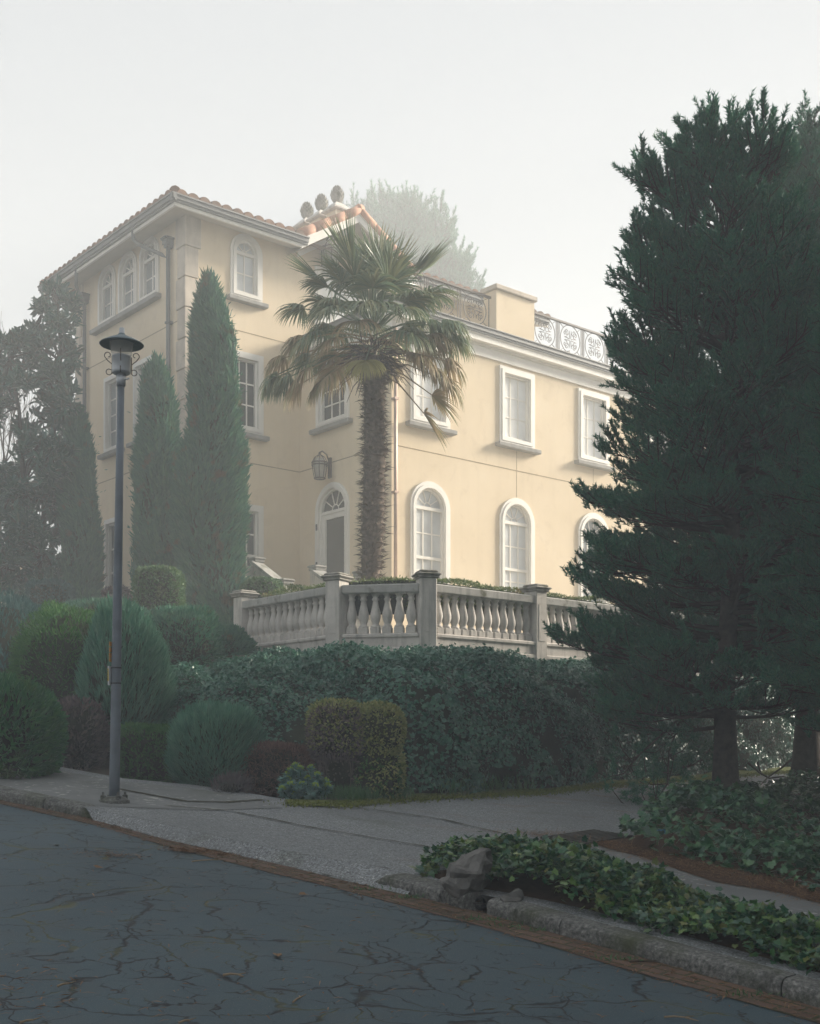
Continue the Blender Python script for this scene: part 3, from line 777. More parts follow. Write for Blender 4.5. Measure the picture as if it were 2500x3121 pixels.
b.poly([q2(p, Z_WING + .25) for p in (E + D2 * .05 + D1 * .05, E + D2 * LEN_W + D1 * .05, E + D2 * LEN_W + D1 * 9, B + D2 * (LEN_R - 3.5) + D1 * 5, B + D2 * (LEN_R - 3.5), B + D2 * .05)])
b.build('terrace_floor', MAT['sill'], house)

# joint lines, quoins
b = MB()
for w, a0, a1, zz in ((WL, .4, LEN_L - .4, Z_S1), (WL, .4, LEN_L - .4, Z_S2), (WR, .4, 3.49, Z_S1), (WR, .4, 3.49, Z_S2), (WS, .01, 3.9, Z_S1), (WW, .08, LEN_W, Z_S1)):
    wbox(b, w, a0, a1, zz - .012, zz + .012, -.01, .004)
for i in range(1, 5):
    c_ = x1[0] + per * i + wd / 2
    wbox(b, WW, c_ - .006, c_ + .006, za + .02, zb - .13, -.01, .0035)
b.build('joint_line', MAT['line'], house)
def quoins(wa, aa, wb_, ab):
    """stone blocks wrapped round a corner; wa/wb walls, aa/ab sign of the run from the corner"""
    z = Z_SOF - .02; i = 0; bh = .775
    while z > ZF - .6:
        L = .43 if i % 2 == 0 else .35
        z0 = z - bh + .022
        c0 = wa
        o = wa.p(aa[0], 0); da, db = wa.d * aa[1], wb_.d * ab[1]
        b = MB()
        b.bbox(o, da, db, Z3, -.045, L, -.045, L, z0, z, .014)
        b.build('quoin', MAT['quoin'], house)
        z -= bh; i += 1
quoins(WL, (0, 1), WR, (0, 1))
WB2 = Wall(F_, D2, D1)
quoins(WL, (LEN_L, -1), WB2, (0, 1))

# eaves: soffit, fascia, gutter, tiles
OV = .72
def eave_strip(b, p0, p1, out, z0, z1, o0, o1):
    """bar along p0->p1 pushed outward from o0 to o1"""
    d = (p1 - p0); L = d.length; d.normalize()
    b.box(q2(p0, 0), d, out, Z3, 0, L, o0, o1, z0, z1)
C00 = A - D2 * OV - D1 * OV                              # eave corner over the tower corner
CF0 = F_ - D2 * OV + D1 * OV
CG0 = A + D2 * GT0 - D1 * OV
CG1 = A + D2 * GT1 - D1 * OV
CR0 = A + D2 * (LEN_R + .5) - D1 * OV
b = MB()
zo = Z_FB + .03
b.poly([q2(A - D2 * OV - D1 * OV, zo), q2(A - D2 * OV + D1 * (LEN_L + OV), zo), q2(A + D1 * (LEN_L + OV), Z_SOF - .002), q2(A, Z_SOF - .002)])
b.poly([q2(A - D2 * OV - D1 * OV, zo), q2(A, Z_SOF - .002), q2(A + D2 * (GT0 + .15), Z_SOF - .002), q2(CG0, zo)])
b.poly([q2(A + D2 * (GT1 - .15), Z_SOF - .002), q2(A + D2 * (LEN_R + .5), Z_SOF - .002), q2(CR0, zo), q2(CG1, zo)])
gap = lambda t, z: q2(A + D2 * t - D1 * OV, z)
for t0, t1, z0, z1 in ((GT0, gmid, Z_FB, Z_FB + GRISE), (gmid, GT1, Z_FB + GRISE, Z_FB)):
    b.poly([gap(t0, z0), gap(t1, z1), q2(A + D2 * t1, z1), q2(A + D2 * t0, z0)])
b.build('soffit', MAT['soffit'], house)
b = MB()
eave_strip(b, C00, CF0, -D2, Z_FB, Z_EAVE, -.06, 0)
eave_strip(b, C00 + D2 * .062, CG0, -D1, Z_FB - .001, Z_EAVE + .001, -.06, 0)
eave_strip(b, CG1, CR0, -D1, Z_FB, Z_EAVE, -.06, 0)
def rake(b, t0, z0, t1, z1, h0, h1, o0, o1):
    v = []
    for o in (o0, o1):
        for t, z in ((t0, z0), (t1, z1)):
            q = A + D2 * t - D1 * (OV + o)
            v += [q2(q, z + h0), q2(q, z + h1)]
    b.add(v, [(0, 2, 3, 1), (4, 6, 7, 5), (0, 2, 6, 4), (1, 3, 7, 5), (0, 1, 5, 4), (2, 3, 7, 6)])
for t0, t1, z0, z1 in ((GT0 - .05, gmid, Z_FB, Z_FB + GRISE), (gmid, GT1 + .05, Z_FB + GRISE, Z_FB)):
    rake(b, t0, z0, t1, z1, -.04, .15, -.06, .003)
    rake(b, t0, z0, t1, z1, .15, .24, -.06, .035)
    rake(b, t0 + (.3 if t0 < gmid else 0), z0 + (.19 if t0 < gmid else 0), t1 - (.3 if t1 > gmid else 0), z1 + (.19 if t1 > gmid else 0), -.20, -.05, -.62, -.56)
b.build('fascia', MAT['trim'], house)
b = MB()                                                # moulded gutter, three steps
for p0, p1, out in ((C00 - D1 * .13, CF0 + D1 * .1, -D2), (C00 - D2 * .13, CG0 + D2 * .12, -D1), (CG1 + D2 * .3, CR0, -D1)):
    eave_strip(b, p0, p1, out, Z_EAVE - .075, Z_EAVE - .02, .003, .06)
    eave_strip(b, p0, p1, out, Z_EAVE - .02, Z_EAVE + .075, .0, .10)
    eave_strip(b, p0, p1, out, Z_EAVE + .075, Z_EAVE + .11, -.02, .135)
    b.build('gutter', MAT['gutter'], house); b = MB()

def tile_slope(b, p0, along, inward, length, pitch, run, pw=.30, z0=0):
    """barrel tile rows: run(a) = horizontal length of the column at distance a from p0"""
    n = int(length / pw)
    pw = length / n
    for i in range(n):
        a = (i + .5) * pw
        r = max(.25, run(a))
        rows = max(1, int(r / .42))
        for j in range(rows):
            y0, y1 = r * j / rows, r * (j + 1) / rows + .05
            za_, zb_ = z0 + y0 * pitch + .045, z0 + y1 * pitch
            pr0, pr1 = pw * .48, pw * .42
            vs = []
            for yy, zz, pr in ((y0 - .12 if j == 0 else y0, za_, pr0), (y1, zb_, pr1)):
                for q in range(7):
                    w = math.pi * q / 6
                    pt = p0 + along * (a + pr * math.cos(w)) + inward * yy
                    vs.append((pt.x, pt.y, zz + pr * .85 * math.sin(w) + .0))
            fs = [(q, q + 1, q + 8, q + 7) for q in range(6)]
            b.add(vs, fs, True)
            b.add(vs[:7], [tuple(range(7))])
    pa, pb = p0, p0 + along * length
    return
WID = LEN_L + 2 * OV
tb = MB()
PT = .34
tile_slope(tb, C00, D2, D1, GT0 + OV, PT, lambda a: min(a, WID / 2), z0=Z_EAVE + .06)
tile_slope(tb, C00, D1, D2, WID, PT, lambda a: min(a, WID - a), z0=Z_EAVE + .06)
tile_slope(tb, CG1 + D2 * .05, D2, D1, (CR0 - CG1).length, PT, lambda a: WID / 2, z0=Z_EAVE + .06)
# gable slopes
for sgn in (-1, 1):
    sl = math.hypot(GRISE, gmid - GT0)
    for i in range(12):
        q = i * .34 + .28
        rows = 5
        for j in range(rows):
            f0, f1 = j / rows, (j + 1) / rows + .03
            vs = []
            for ff, rr in ((f0, .15), (f1, .13)):
                t = gmid + sgn * (1 - ff) * (gmid - GT0 + .1); z = Z_FB + .20 + ff * GRISE
                for qq in range(7):
                    w = math.pi * qq / 6
                    c = A + D2 * t - D1 * (OV - .25 - q) + D1 * (rr * math.cos(w))
                    vs.append((c.x, c.y, z + rr * .85 * math.sin(w) + .03 * (1 - (ff - f0) * rows)))
            tb.add(vs, [(x, x + 1, x + 8, x + 7) for x in range(6)], True)
            tb.add(vs[:7], [tuple(range(7))])
roof = tb.build('roof', MAT['tile'], house)
# roof deck under the tiles
b = MB()
rz = lambda yy: Z_EAVE + .05 + yy * PT
R0 = C00 + D2 * (WID / 2) + D1 * (WID / 2); R1 = CR0 + D1 * (WID / 2)
CB = CR0 + D1 * WID
b.poly([q2(C00, rz(0)), q2(CR0, rz(0)), q2(R1, rz(WID / 2)), q2(R0, rz(WID / 2))])
b.poly([q2(C00, rz(0)), q2(R0, rz(WID / 2)), q2(CF0, rz(0))])
b.poly([q2(CF0, rz(0)), q2(R0, rz(WID / 2)), q2(R1, rz(WID / 2)), q2(CB, rz(0))])
b.poly([q2(CR0, rz(0)), q2(CB, rz(0)), q2(R1, rz(WID / 2))])
for t0, t1, z0, z1 in ((GT0, gmid, Z_FB, Z_FB + GRISE), (gmid, GT1, Z_FB + GRISE, Z_FB)):
    b.poly([q2(A + D2 * t0 - D1 * (OV - .04), z0 + .22), q2(A + D2 * t1 - D1 * (OV - .04), z1 + .22), q2(A + D2 * t1 + D1 * 3.6, z1 + .22), q2(A + D2 * t0 + D1 * 3.6, z0 + .22)])
b.build('roof_deck', MAT['tile'], roof)
# hip tiles and corner knob
b = MB()
for i in range(9):
    t = .02 + i * .42
    p0 = C00 + (D1 + D2) * t; p1 = C00 + (D1 + D2) * (t + .46)
    b.tube([q2(p0, rz(t) + .13), q2(p1, rz(t + .44) + .10)], [.15, .12], 10)
b.build('hip_tile', MAT['tile'], roof)
b = MB()                                                # terracotta rake tiles of the gable
for sgn in (-1, 1):
    n = 4
    for i in range(n):
        f0, f1 = i / n, (i + 1) / n + .05
        pts = []
        for ff in (f0, f1):
            t = gmid + sgn * (1 - ff) * (gmid - GT0 + .16); z = Z_FB + .29 + ff * GRISE
            pts.append(q2(A + D2 * t - D1 * (OV - .02), z))
        b.tube(pts, [.132, .122], 14)
b.build('rake_tile', MAT['rake'], roof)

# wing cornice: frieze, moulding, grey gutter, white parapet curb
def wrap(b, z0, z1, o):
    p = [B - D2 * 0 + (-D2) * o + D1 * 0, E - D2 * o - D1 * o, E + D2 * LEN_W - D1 * o]
    eave_strip(b, B - D1 * .0, E - D1 * o, -D2, z0, z1, -.05, o)
    eave_strip(b, E, E + D2 * LEN_W, -D1, z0 + .0012, z1 - .0012, -.05, o)
b = MB()
wrap(b, Z_WING - .16, Z_WING + .10, .045); wrap(b, Z_WING + .10, Z_WING + .15, .09); wrap(b, Z_WING + .15, Z_WING + .29, .24); wrap(b, Z_WING + .29, Z_WING + .32, .27)
b.build('cornice', MAT['trim'], house)
b = MB()
wrap(b, Z_WING + .325, Z_WING + .38, .30); wrap(b, Z_WING + .38, Z_WING + .48, .33); wrap(b, Z_WING + .48, Z_WING + .505, .36)
b.build('gutter', MAT['gutter'], house)
RB = E + D1 * .45                                        # line of the railing
b = MB()
eave_strip(b, RB + D2 * .3, RB + D2 * LEN_W, -D1, Z_WING + .25, 11.34 + E0, -.14, 0)
eave_strip(b, RB + D2 * .44, B + D2 * .44, -D2, Z_WING + .25, 11.33 + E0, -.14, 0)
b.build('parapet_curb', MAT['trim'], house)
def pier(t0, t1, name):
    b = MB(); o = q2(E + D1 * .36, 0)
    b.box(o, D2, D1, Z3, t0, t1, 0, .5, Z_WING + .26, 12.46 + E0)
    r = b.build(name, MAT['stucco'], house)
    b = MB(); b.bbox(o, D2, D1, Z3, t0 - .07, t1 + .07, -.07, .57, 12.462 + E0, 12.60 + E0, .02)
    b.build('pier_cap', MAT['quoin'], r)
T0, T1 = 3.96, 5.43
pier(T0, T1, 'parapet_pier'); pier(T1 + 5.4, T1 + 6.9, 'parapet_pier')
def railing(t0, t1):
    """wrought iron panels: ring with four pairs of scrolls between groups of bars"""
    o = RB + D1 * .07
    z0, z1 = 11.36 + E0, 12.28 + E0
    pt = lambda a, z: q2(o + D2 * a, z)
    b = MB()
    b.box(q2(o, 0), D2, D1, Z3, t0, t1, -.035, .035, z1 - .05, z1)
    b.box(q2(o, 0), D2, D1, Z3, t0, t1, -.03, .03, z0, z0 + .05)
    n = max(1, round((t1 - t0) / 1.06)); w = (t1 - t0) / n
    zc = (z0 + z1) / 2; R = (z1 - z0) / 2 - .05
    for i in range(n):
        c = t0 + (i + .5) * w
        for x in (c - w / 2 + .06, c + w / 2 - .06, c - w / 2 + .002, ):
            b.box(q2(o, 0), D2, D1, Z3, x - .010, x + .010, -.01, .01, z0 + .05, z1 - .05)
        b.tube([pt(c + R * math.cos(k * math.pi / 14), zc + R * math.sin(k * math.pi / 14)) for k in range(29)], .012, 5, cap=False)
        for q in range(4):
            s1, s2 = (1, 1, -1, -1)[q], (1, -1, 1, -1)[q]
            b.tube([pt(c + s1 * R * .72, zc + s2 * R * .72), pt(c + s1 * (w / 2 - .07), zc + s2 * R)], .009, 4)
            for swap in (0, 1):
                pts = []
                for k in range(22):
                    th = k / 21 * 2.1 * math.pi
                    rr = R * .26 * (1 - k / 21 * .72)
                    x = R * .36 + rr * math.cos(th + math.pi * .9); z = R * .52 + rr * math.sin(th + math.pi * .9) * 1.05
                    if k == 0: pts.append((R * .05, R * .08))
                    pts.append((x, z))
                if swap: pts = [(z_ * 1.0, x_) for x_, z_ in pts]
                b.tube([pt(c + s1 * x, zc + s2 * z) for x, z in pts], .010, 4, cap=False)
    return b.build('railing', MAT['rust'], house)
railing(.45, T0 - .07); railing(T1 + .07, T1 + 5.33)
# cowl on the wing roof
b = MB(); a_ = WW.at(1745, 1100)[0]; o = q2(E - D1 * .02, 0)
b.box(o, D2, D1, Z3, a_ - .3, a_ + .25, .02, .3, Z_WING + .51, Z_WING + .64)
b.add([o + D2 * (a_ - .42) + Z3 * (Z_WING + .52), o + D2 * (a_ - .12) + Z3 * (Z_WING + .52), o + D2 * (a_ - .12) + Z3 * (Z_WING + .74), o + D2 * (a_ - .12) + D1 * .25 + Z3 * (Z_WING + .74), o + D2 * (a_ - .42) + D1 * .25 + Z3 * (Z_WING + .52)], [(0, 1, 2), (0, 2, 3, 4)])
b.build('roof_vent', MAT['gutter'], house)

# rain pipes
def downpipe(w, a, mat, r, gut_out, z_top, z_hop=None, z_bot=ZF - .3, da=0.0):
    b = MB(); o = r + .05
    if z_hop:
        pts = [w.p(a - da, z_top, gut_out), w.p(a - da, z_top - .22, gut_out), w.p(a - da * .8, z_top - .38, gut_out - .06), w.p(a - da * .2, z_top - .68, o + .1), w.p(a, z_top - .80, o), w.p(a, z_hop, o)]
        b.tube(pts, r * .9, 10)
        for z0, z1, e in ((z_hop - .12, z_hop, .055), (z_hop, z_hop + .05, .09), (z_hop - .20, z_hop - .12, .03)):
            wbox(b, w, a - r - e, a + r + e, z0, z1, .003, o + r + e)
        b.tube([w.p(a, z_hop - .1, o), w.p(a, z_bot, o)], r, 10)
    else:
        b.tube([w.p(a, z_top, o), w.p(a, z_bot, o)], r, 10)
    for z in np.arange(z_bot + .8, (z_hop or z_top) - .5, 2.3): wbox(b, w, a - r - .02, a + r + .02, z, z + .05, .002, o + r + .006)
    return b.build('downpipe', mat, house)
downpipe(WL, WL.at(524, 900)[0], MAT['pipe'], .055, OV - .02, Z_EAVE - .06, WL.at(524, 735)[1], da=-.75)
downpipe(WL, WL.at(268, 1000)[0], MAT['pipe'], .055, OV - .02, Z_EAVE - .06, WL.at(268, 905)[1], da=.75)
downpipe(WW, .05, MAT['copper'], .045, 0, Z_WING - .1)

def lantern(w, a, z, s, label):
    """wrought wall lantern: back plate, arm, cage with dome and glass"""
    c = w.p(a, z, .42 * s)
    t = thing('wall_lantern', label, 'lantern', w.p(a, z, 0), 'wall lanterns on the mansion')
    b = MB(); wbox(b, w, a - .07 * s, a + .07 * s, z - .28 * s, z + .34 * s, .006, .05)
    b.tube([w.p(a, z + .2 * s, .05), w.p(a, z + .42 * s, .15 * s), w.p(a, z + .50 * s, .32 * s), w.p(a, z + .44 * s, .42 * s)], .02, 6)
    b.build('bracket', MAT['rust'], t)
    b = MB()
    b.lathe(c, [(.02, .46 * s), (.035, .40 * s), (.015, .37 * s)], 8)
    for k in range(8):
        w_ = k * math.pi / 4; cs, sn = math.cos(w_), math.sin(w_)
        b.tube([c + Vector((cs * r * s, sn * r * s, zz * s)) for r, zz in ((.04, .37), (.15, .30), (.235, .14), (.235, .06), (.16, -.36))], .012 * s, 5)
    for r, zz in ((.24, .13), (.24, .05), (.165, -.35)):
        b.tube([c + Vector((math.cos(k * math.pi / 8) * r * s, math.sin(k * math.pi / 8) * r * s, zz * s)) for k in range(17)], .02 * s, 5, cap=False)
    b.build('cage', MAT['rust'], t)
    b = MB(); b.lathe(c, [(.14 * s, -.33 * s), (.21 * s, .05 * s), (.205 * s, .12 * s), (.12 * s, .27 * s)], 12); b.build('glass', MAT['glow'], t)
a_, z_ = WS.at(1000, 1432, .0)
lantern(WS, a_ + .12, z_, .85, 'brown iron wall lantern mounted above the arched glass door')
a_, z_ = WR.at(985, 785)
lantern(WR, a_, z_, 1.0, 'brown iron wall lantern high under the gable behind the palm')

# artichoke finials on stone pedestals along the roof
for (x, y, lab) in ((-2.22, 37.0, 'stone artichoke finial on the roof, nearest of three and highest in view'),
                    (-2.74, 37.55, 'stone artichoke finial standing between the other two on the roof'),
                    (-3.24, 38.1, 'stone artichoke finial on the roof, farthest and leftmost of three')):
    zc = 16.70 + E0
    t = thing('roof_finial', lab, 'finial', (x, y, zc - 1.3), 'three artichoke finials on the roof')
    b = MB(); o = Vector((x, y, 0))
    b.box(o, D2, D1, Z3, -.24, .24, -.24, .24, zc - 2.8, zc - .30)
    b.build('pedestal', MAT['stucco'], t)
    b = MB()
    cs = [[o + D2 * a + D1 * c_ + Z3 * z for a, c_ in ((-h, -h), (h, -h), (h, h), (-h, h))] for h, z in ((.29, zc - .30), (.35, zc - .27), (.35, zc - .22), (.13, zc + .0))]
    b.add([v for r in cs for v in r], [(i * 4 + k, i * 4 + (k + 1) % 4, i * 4 + 4 + (k + 1) % 4, i * 4 + 4 + k) for i in range(3) for k in range(4)] + [(0, 1, 2, 3), (12, 13, 14, 15)])
    b.build('pedestal_cap', MAT['stone'], t)
    b = MB(); c = Vector((x, y, zc))
    b.lathe(c, [(.12, -.02), (.10, .04), (.13, .07), (.165, .14), (.18, .23), (.16, .34), (.10, .43), (.02, .50)], 14)
    rng = random.Random(5)
    for i in range(7):
        for k in range(9):
            z = .09 + i * .058; r = (.145, .172, .185, .18, .155, .115, .065)[i]; w_ = (k + .5 * (i % 2)) * 2 * math.pi / 9
            n = Vector((math.cos(w_), math.sin(w_), 0)); s_ = Vector((-n.y, n.x, 0)); p = c + n * r * .93 + Z3 * z
            b.add([p - s_ * .065 - Z3 * .02, p + s_ * .065 - Z3 * .02, p + s_ * .045 + n * .04 + Z3 * .05, p + n * .045 + Z3 * .11, p - s_ * .045 + n * .04 + Z3 * .05], [(0, 1, 2, 3, 4)])
    b.build('artichoke', MAT['cap'], t)

# ------------------------------------------------------------------ balustrade on its retaining wall
P3 = Vector((.284, 21.0, 0)); P2 = Vector((-1.279, 21.3, 0)); P1 = P2 + D1 * 3.0
P4 = P3 + D2 * 2.72
P5, P6, P7 = P4 + D2 * 2.9, P4 + D2 * 5.8, P4 + D2 * 8.7
ZR = 2.90 + E0                                           # top of rail
bal = thing('balustrade', 'weathered grey stone balustrade with bulbous balusters above the ivy bank', 'balustrade', (P3.x, P3.y, 1.85 + E0))
PROF = [(.055, 0), (.085, .0), (.085, .035), (.062, .05), (.056, .075), (.075, .12), (.092, .19), (.090, .25), (.072, .33), (.052, .42), (.046, .47), (.062, .49), (.062, .51), (.047, .53), (.055, .56), (.075, .585), (.075, .60)]
def section(p0, p1, n):
    d = (p1 - p0); L = d.length; d.normalize(); nn = Vector((d.y, -d.x, 0))
    o = q2(p0, 0)
    b = MB(); b.bbox(o, d, nn, Z3, .10, L - .10, -.14, .14, ZR - .155, ZR, .02); b.build('rail', MAT['rail'], bal)
    b = MB(); b.bbox(o, d, nn, Z3, .11, L - .11, -.15, .15, 1.965 + E0, 2.045 + E0, .02)
    b.box(o, d, nn, Z3, .11, L - .11, -.12, .12, 1.80 + E0, 1.966 + E0)
    b.bbox(o, d, nn, Z3, .11, L - .11, -.15, .15, 1.72 + E0, 1.80 + E0, .015)
    b.build('plinth', MAT['stone'], bal)
    b = MB(); b.box(o, d, nn, Z3, -.1, L + .1, -.16, .10, .2 + E0, 1.722 + E0); b.build('retaining_wall', MAT['stone'], bal)
    for i in range(n):
        a = .16 + (L - .32) * (i + .5) / n
        c = o + d * a + Z3 * (2.045 + E0)
        b = MB()
        b.bbox(c, d, nn, Z3, -.085, .085, -.085, .085, .0, .115, .012)
        b.lathe(c + Z3 * .105, PROF, 14)
        b.box(c, d, nn, Z3, -.075, .075, -.075, .075, .70, .712)
        b.build('baluster', MAT['stone'], bal)
def post(p, d, zt=3.10, cap=True):
    nn = Vector((d.y, -d.x, 0)); o = q2(p, 0); b = MB()
    b.bbox(o, d, nn, Z3, -.145, .145, -.165, .165, 1.60 + E0, zt - .115 + E0, .012)
    b.bbox(o, d, nn, Z3, -.085, .085, .165, .172, 2.05 + E0, zt - .36 + E0, .003)
    ps = b.build('post', MAT['stone'], bal)
    b = MB()
    b.bbox(o, d, nn, Z3, -.18, .18, -.20, .20, zt - .115 + E0, zt - .07 + E0, .012)
    b.bbox(o, d, nn, Z3, -.215, .215, -.235, .235, zt - .07 + E0, zt - .025 + E0, .02)
    b.bbox(o, d, nn, Z3, -.17, .17, -.19, .19, zt - .026 + E0, zt + .02 + E0, .02)
    b.build('cap', MAT['cap'], ps)
dm = (P3 - P2).normalized()
for p0, p1, n in ((P2, P1, 14), (P2, P3, 6), (P3, P4, 12), (P4, P5, 13), (P5, P6, 13), (P6, P7, 13)): section(p0, p1, n) if p1 is not P1 else section(P1, P2, n)
for p, d in ((P1, -D1), (P2, (dm - D1).normalized()), (P3, (dm + D2).normalized()), (P4, D2), (P5, D2), (P6, D2), (P7, D2)): post(p, d)

# garden stair below the glass door: cheek walls and capped posts
def stair_post(t, u0, u1, vt, vb, y):
    p0, p1 = P(u0, vt, y), P(u1, vt, y); w = (p1.x - p0.x) / 2 * .72; c = Vector(((p0.x + p1.x) / 2, y, 0)); zt = p0.z; zb = P(u0, vb, y).z
    b = MB()
    b.bbox(c, D2, D1, Z3, -w * .72, w * .72, -w * .72, w * .72, zb, zt - .12, .012)
    ps = b.build('post', MAT['stone'], t)
    b = MB(); b.bbox(c, D2, D1, Z3, -w, w, -w, w, zt - .05, zt, .015); b.bbox(c, D2, D1, Z3, -w * .86, w * .86, -w * .86, w * .86, zt - .12, zt - .05, .012)
    b.build('cap', MAT['sill'], ps)
    return c, zt
def cheek(t, p0, p1, drop, w=.11):
    d = p1 - p0; d.z = 0; d.normalize(); nn = Vector((d.y, -d.x, 0))
    b = MB(); v = []
    for s_ in (-w, w):
        v += [p0 + nn * s_, p1 + nn * s_, p1 + nn * s_ - Z3 * drop, p0 + nn * s_ - Z3 * (drop + .8)]
    b.add(v, [(0, 1, 2, 3), (4, 5, 6, 7), (0, 1, 5, 4), (1, 2, 6, 5), (2, 3, 7, 6), (3, 0, 4, 7)])
    b.build('cheek_wall', MAT['stone'], t)
    b = MB(); v = []
    for s_ in (-w - .05, w + .05):
        v += [p0 + nn * s_ + Z3 * .005, p1 + nn * s_ + Z3 * .005, p1 + nn * s_ + Z3 * .085, p0 + nn * s_ + Z3 * .085]
    b.add(v, [(0, 1, 2, 3), (4, 5, 6, 7), (0, 1, 5, 4), (1, 2, 6, 5), (2, 3, 7, 6), (3, 0, 4, 7)])
    b.build('coping', MAT['rail'], t)
st = thing('stone_stair', 'stone stair wall sloping down between two capped posts by the tall cypress', 'stair', tuple(P(840, 1810, 27.8)))
stair_post(st, 754, 812, 1700, 1815, 28.2); stair_post(st, 837, 901, 1766, 1835, 27.4)
cheek(st, P(782, 1722, 28.1), P(868, 1790, 27.45), .9)
b = MB()
for i in range(5): b.box(P(850, 1830, 28.2), D2, D1, Z3, -.9 + i * .3, -.6 + i * .3, .15, 1.3, -.5, .75 - i * .17)
b.build('step', MAT['sill'], st)
st = thing('stone_stair', 'stone stair wall with capped post in front of the arched glass door', 'stair', tuple(P(1000, 1790, 28.2)))
stair_post(st, 936, 997, 1725, 1815, 28.3); stair_post(st, 1072, 1130, 1742, 1815, 26.4)
cheek(st, P(968, 1748, 28.2), P(1075, 1825, 26.6), .9)
b = MB()
for i in range(5): b.box(WS.p(1.9, Z_DOOR - .02, 0), -D1, -D2, Z3, -.75, .75, .001 + i * .30, .30 + i * .3, -1.4, -.0 - i * .17)
b.build('step', MAT['sill'], st)
b = MB(); b.lathe(P(747, 1800, 26.6), [(.07, 0), (.075, .12), (.05, .15), (.062, .2), (.03, .24), (.045, .28), (.008, .36)], 12)
tag(b.build('finial', MAT['quoin']), 'small pale stone finial peeping up beside the tall cypress', 'finial')

# ------------------------------------------------------------------ street lamp
lb = G(348, 2446, .1); YL = lb.y
lamp = thing('street_lamp', 'tall grey street lamp with wide hood and scrolls on the corner pavement', 'street lamp', tuple(lb))
px = YL / F
LEAN = (px * 23 / (px * 1330), -.004)
def lz(v): return (2446 - v) * px
b = MB(); b.lathe(lb, [(.052, 0), (.050, .3), (.047, 1.2), (.040, 2.6), (.033, lz(1178))], 18, lean=LEAN); b.build('pole', MAT['pole'], lamp)
b = MB()
rng = random.Random(3)
b.lathe(lb, [(.15, -.02), (.15, .02), (.10, .055), (.056, .06)], 8, False, LEAN)
for k_ in range(4): b.lathe(lb + Vector((.11 * math.cos(k_ * 1.57 + .6), .11 * math.sin(k_ * 1.57 + .6), .02)), [(.026, 0), (.026, .05), (.012, .055), (.012, .08)], 6, False)
b.build('base', MAT['kerb'], lamp)
b = MB(); b.lathe(lb, [(.044, lz(1178)), (.046, lz(1160)), (.046, lz(1143))], 14, lean=LEAN)
b.tube([lb + Vector((LEAN[0] * lz(1160) + .03, -.02, lz(1160))), lb + Vector((LEAN[0] * lz(1160) + .085, -.05, lz(1158)))], .008, 6)
b.build('collar', MAT['lampmetal'], lamp)
b = MB(); b.lathe(lb, [(.04, lz(1142)), (.083, lz(1140)), (.087, lz(1132)), (.087, lz(1092)), (.091, lz(1091)), (.091, lz(1087))], 24, lean=LEAN)
can = b.build('housing', MAT['lampmetal'], lamp)
b = MB(); b.lathe(lb, [(.088, lz(1087)), (.094, lz(1085)), (.116, lz(1046))], 24, lean=LEAN); b.build('glass', MAT['lampglass'], lamp)
b = MB(); b.lathe(lb, [(.10, lz(1048)), (.205, lz(1054)), (.211, lz(1052)), (.205, lz(1050)), (.13, lz(1037)), (.06, lz(1027)), (.034, lz(1021)), (.032, lz(1019))], 32, lean=(LEAN[0] * 1.0, LEAN[1]))
hood = b.build('hood', MAT['lampdark'], lamp)
b = MB(); b.lathe(lb, [(.032, lz(1021)), (.027, lz(1020)), (.026, lz(1003)), (.02, lz(1001.5))], 16, lean=LEAN); b.build('cap', MAT['lampmetal'], hood)
def scroll(c, r0, turns, a0, sgn, dirv, n=18):
    return [c + dirv * (sgn * r0 * (1 - .55 * k_ / n) * math.cos(a0 + turns * 2 * math.pi * k_ / n)) + Z3 * (r0 * (1 - .55 * k_ / n) * math.sin(a0 + turns * 2 * math.pi * k_ / n)) for k_ in range(n + 1)]
def lpt(dx, v, dy=0.0): return lb + Vector((LEAN[0] * lz(v) + dx, dy, lz(v)))
for az in (0.15, 3.29, 1.72, 4.86):
    dv = Vector((math.cos(az), math.sin(az), 0)); b = MB()
    at = lambda r, v: lb + Vector((LEAN[0] * lz(v), 0, lz(v))) + dv * r
    up_ = scroll(at(.130, 1084), .036, .8, -.5, 1, dv)
    b.tube([at(.088, 1112), at(.135, 1100)] + up_, .0045, 5, cap=False)
    b.tube([at(.09, 1088), at(.09, 1139)], .006, 5)
    lo = [at(.118, 1135) + dv * (.028 * math.cos(-2.2 + 4.6 * q / 14)) + Z3 * (.028 * math.sin(-2.2 + 4.6 * q / 14)) for q in range(15)]
    b.tube([at(.088, 1136)] + lo, .0045, 5, cap=False)
    b.build('scroll', MAT['rust'], lamp)
# plates facing left along the street, seen edge-on
b = MB(); yy = lb.y
for v0, v1, dark_ in ((1957, 1971, 0), (1974, 1988, 0), (1991, 2006, 0), (2008, 2017, 0)):
    o = lpt(-.047, (v0 + v1) / 2, -.012)
    b.box(o, Vector((1, .0, 0)), Vector((.15, 1, 0)), Z3, -.010, -.003, -.035, .03, -(v1 - v0) / 2 * px, (v1 - v0) / 2 * px)
b.build('number_plate', MAT['orange'], lamp)
b = MB(); o = lpt(-.052, 2060, -.012)
b.box(o, Vector((1, 0, 0)), Vector((.2, 1, 0)), Z3, -.010, .0, -.04, .035, -29 * px, 29 * px); tg = b.build('plaque', MAT['white'], lamp)
b = MB(); b.box(o, Vector((1, 0, 0)), Vector((.2, 1, 0)), Z3, -.0125, -.0015, -.0425, .03, -16 * px, 21 * px); b.build('plaque_panel', MAT['yellow'], tg)
b = MB()
for k_ in range(7): b.box(o + Z3 * ((17 - k_ * 5) * px), Vector((1, 0, 0)), Vector((.2, 1, 0)), Z3, -.011, -.006, -.0445, -.042, -1.6 * px, 1.6 * px)
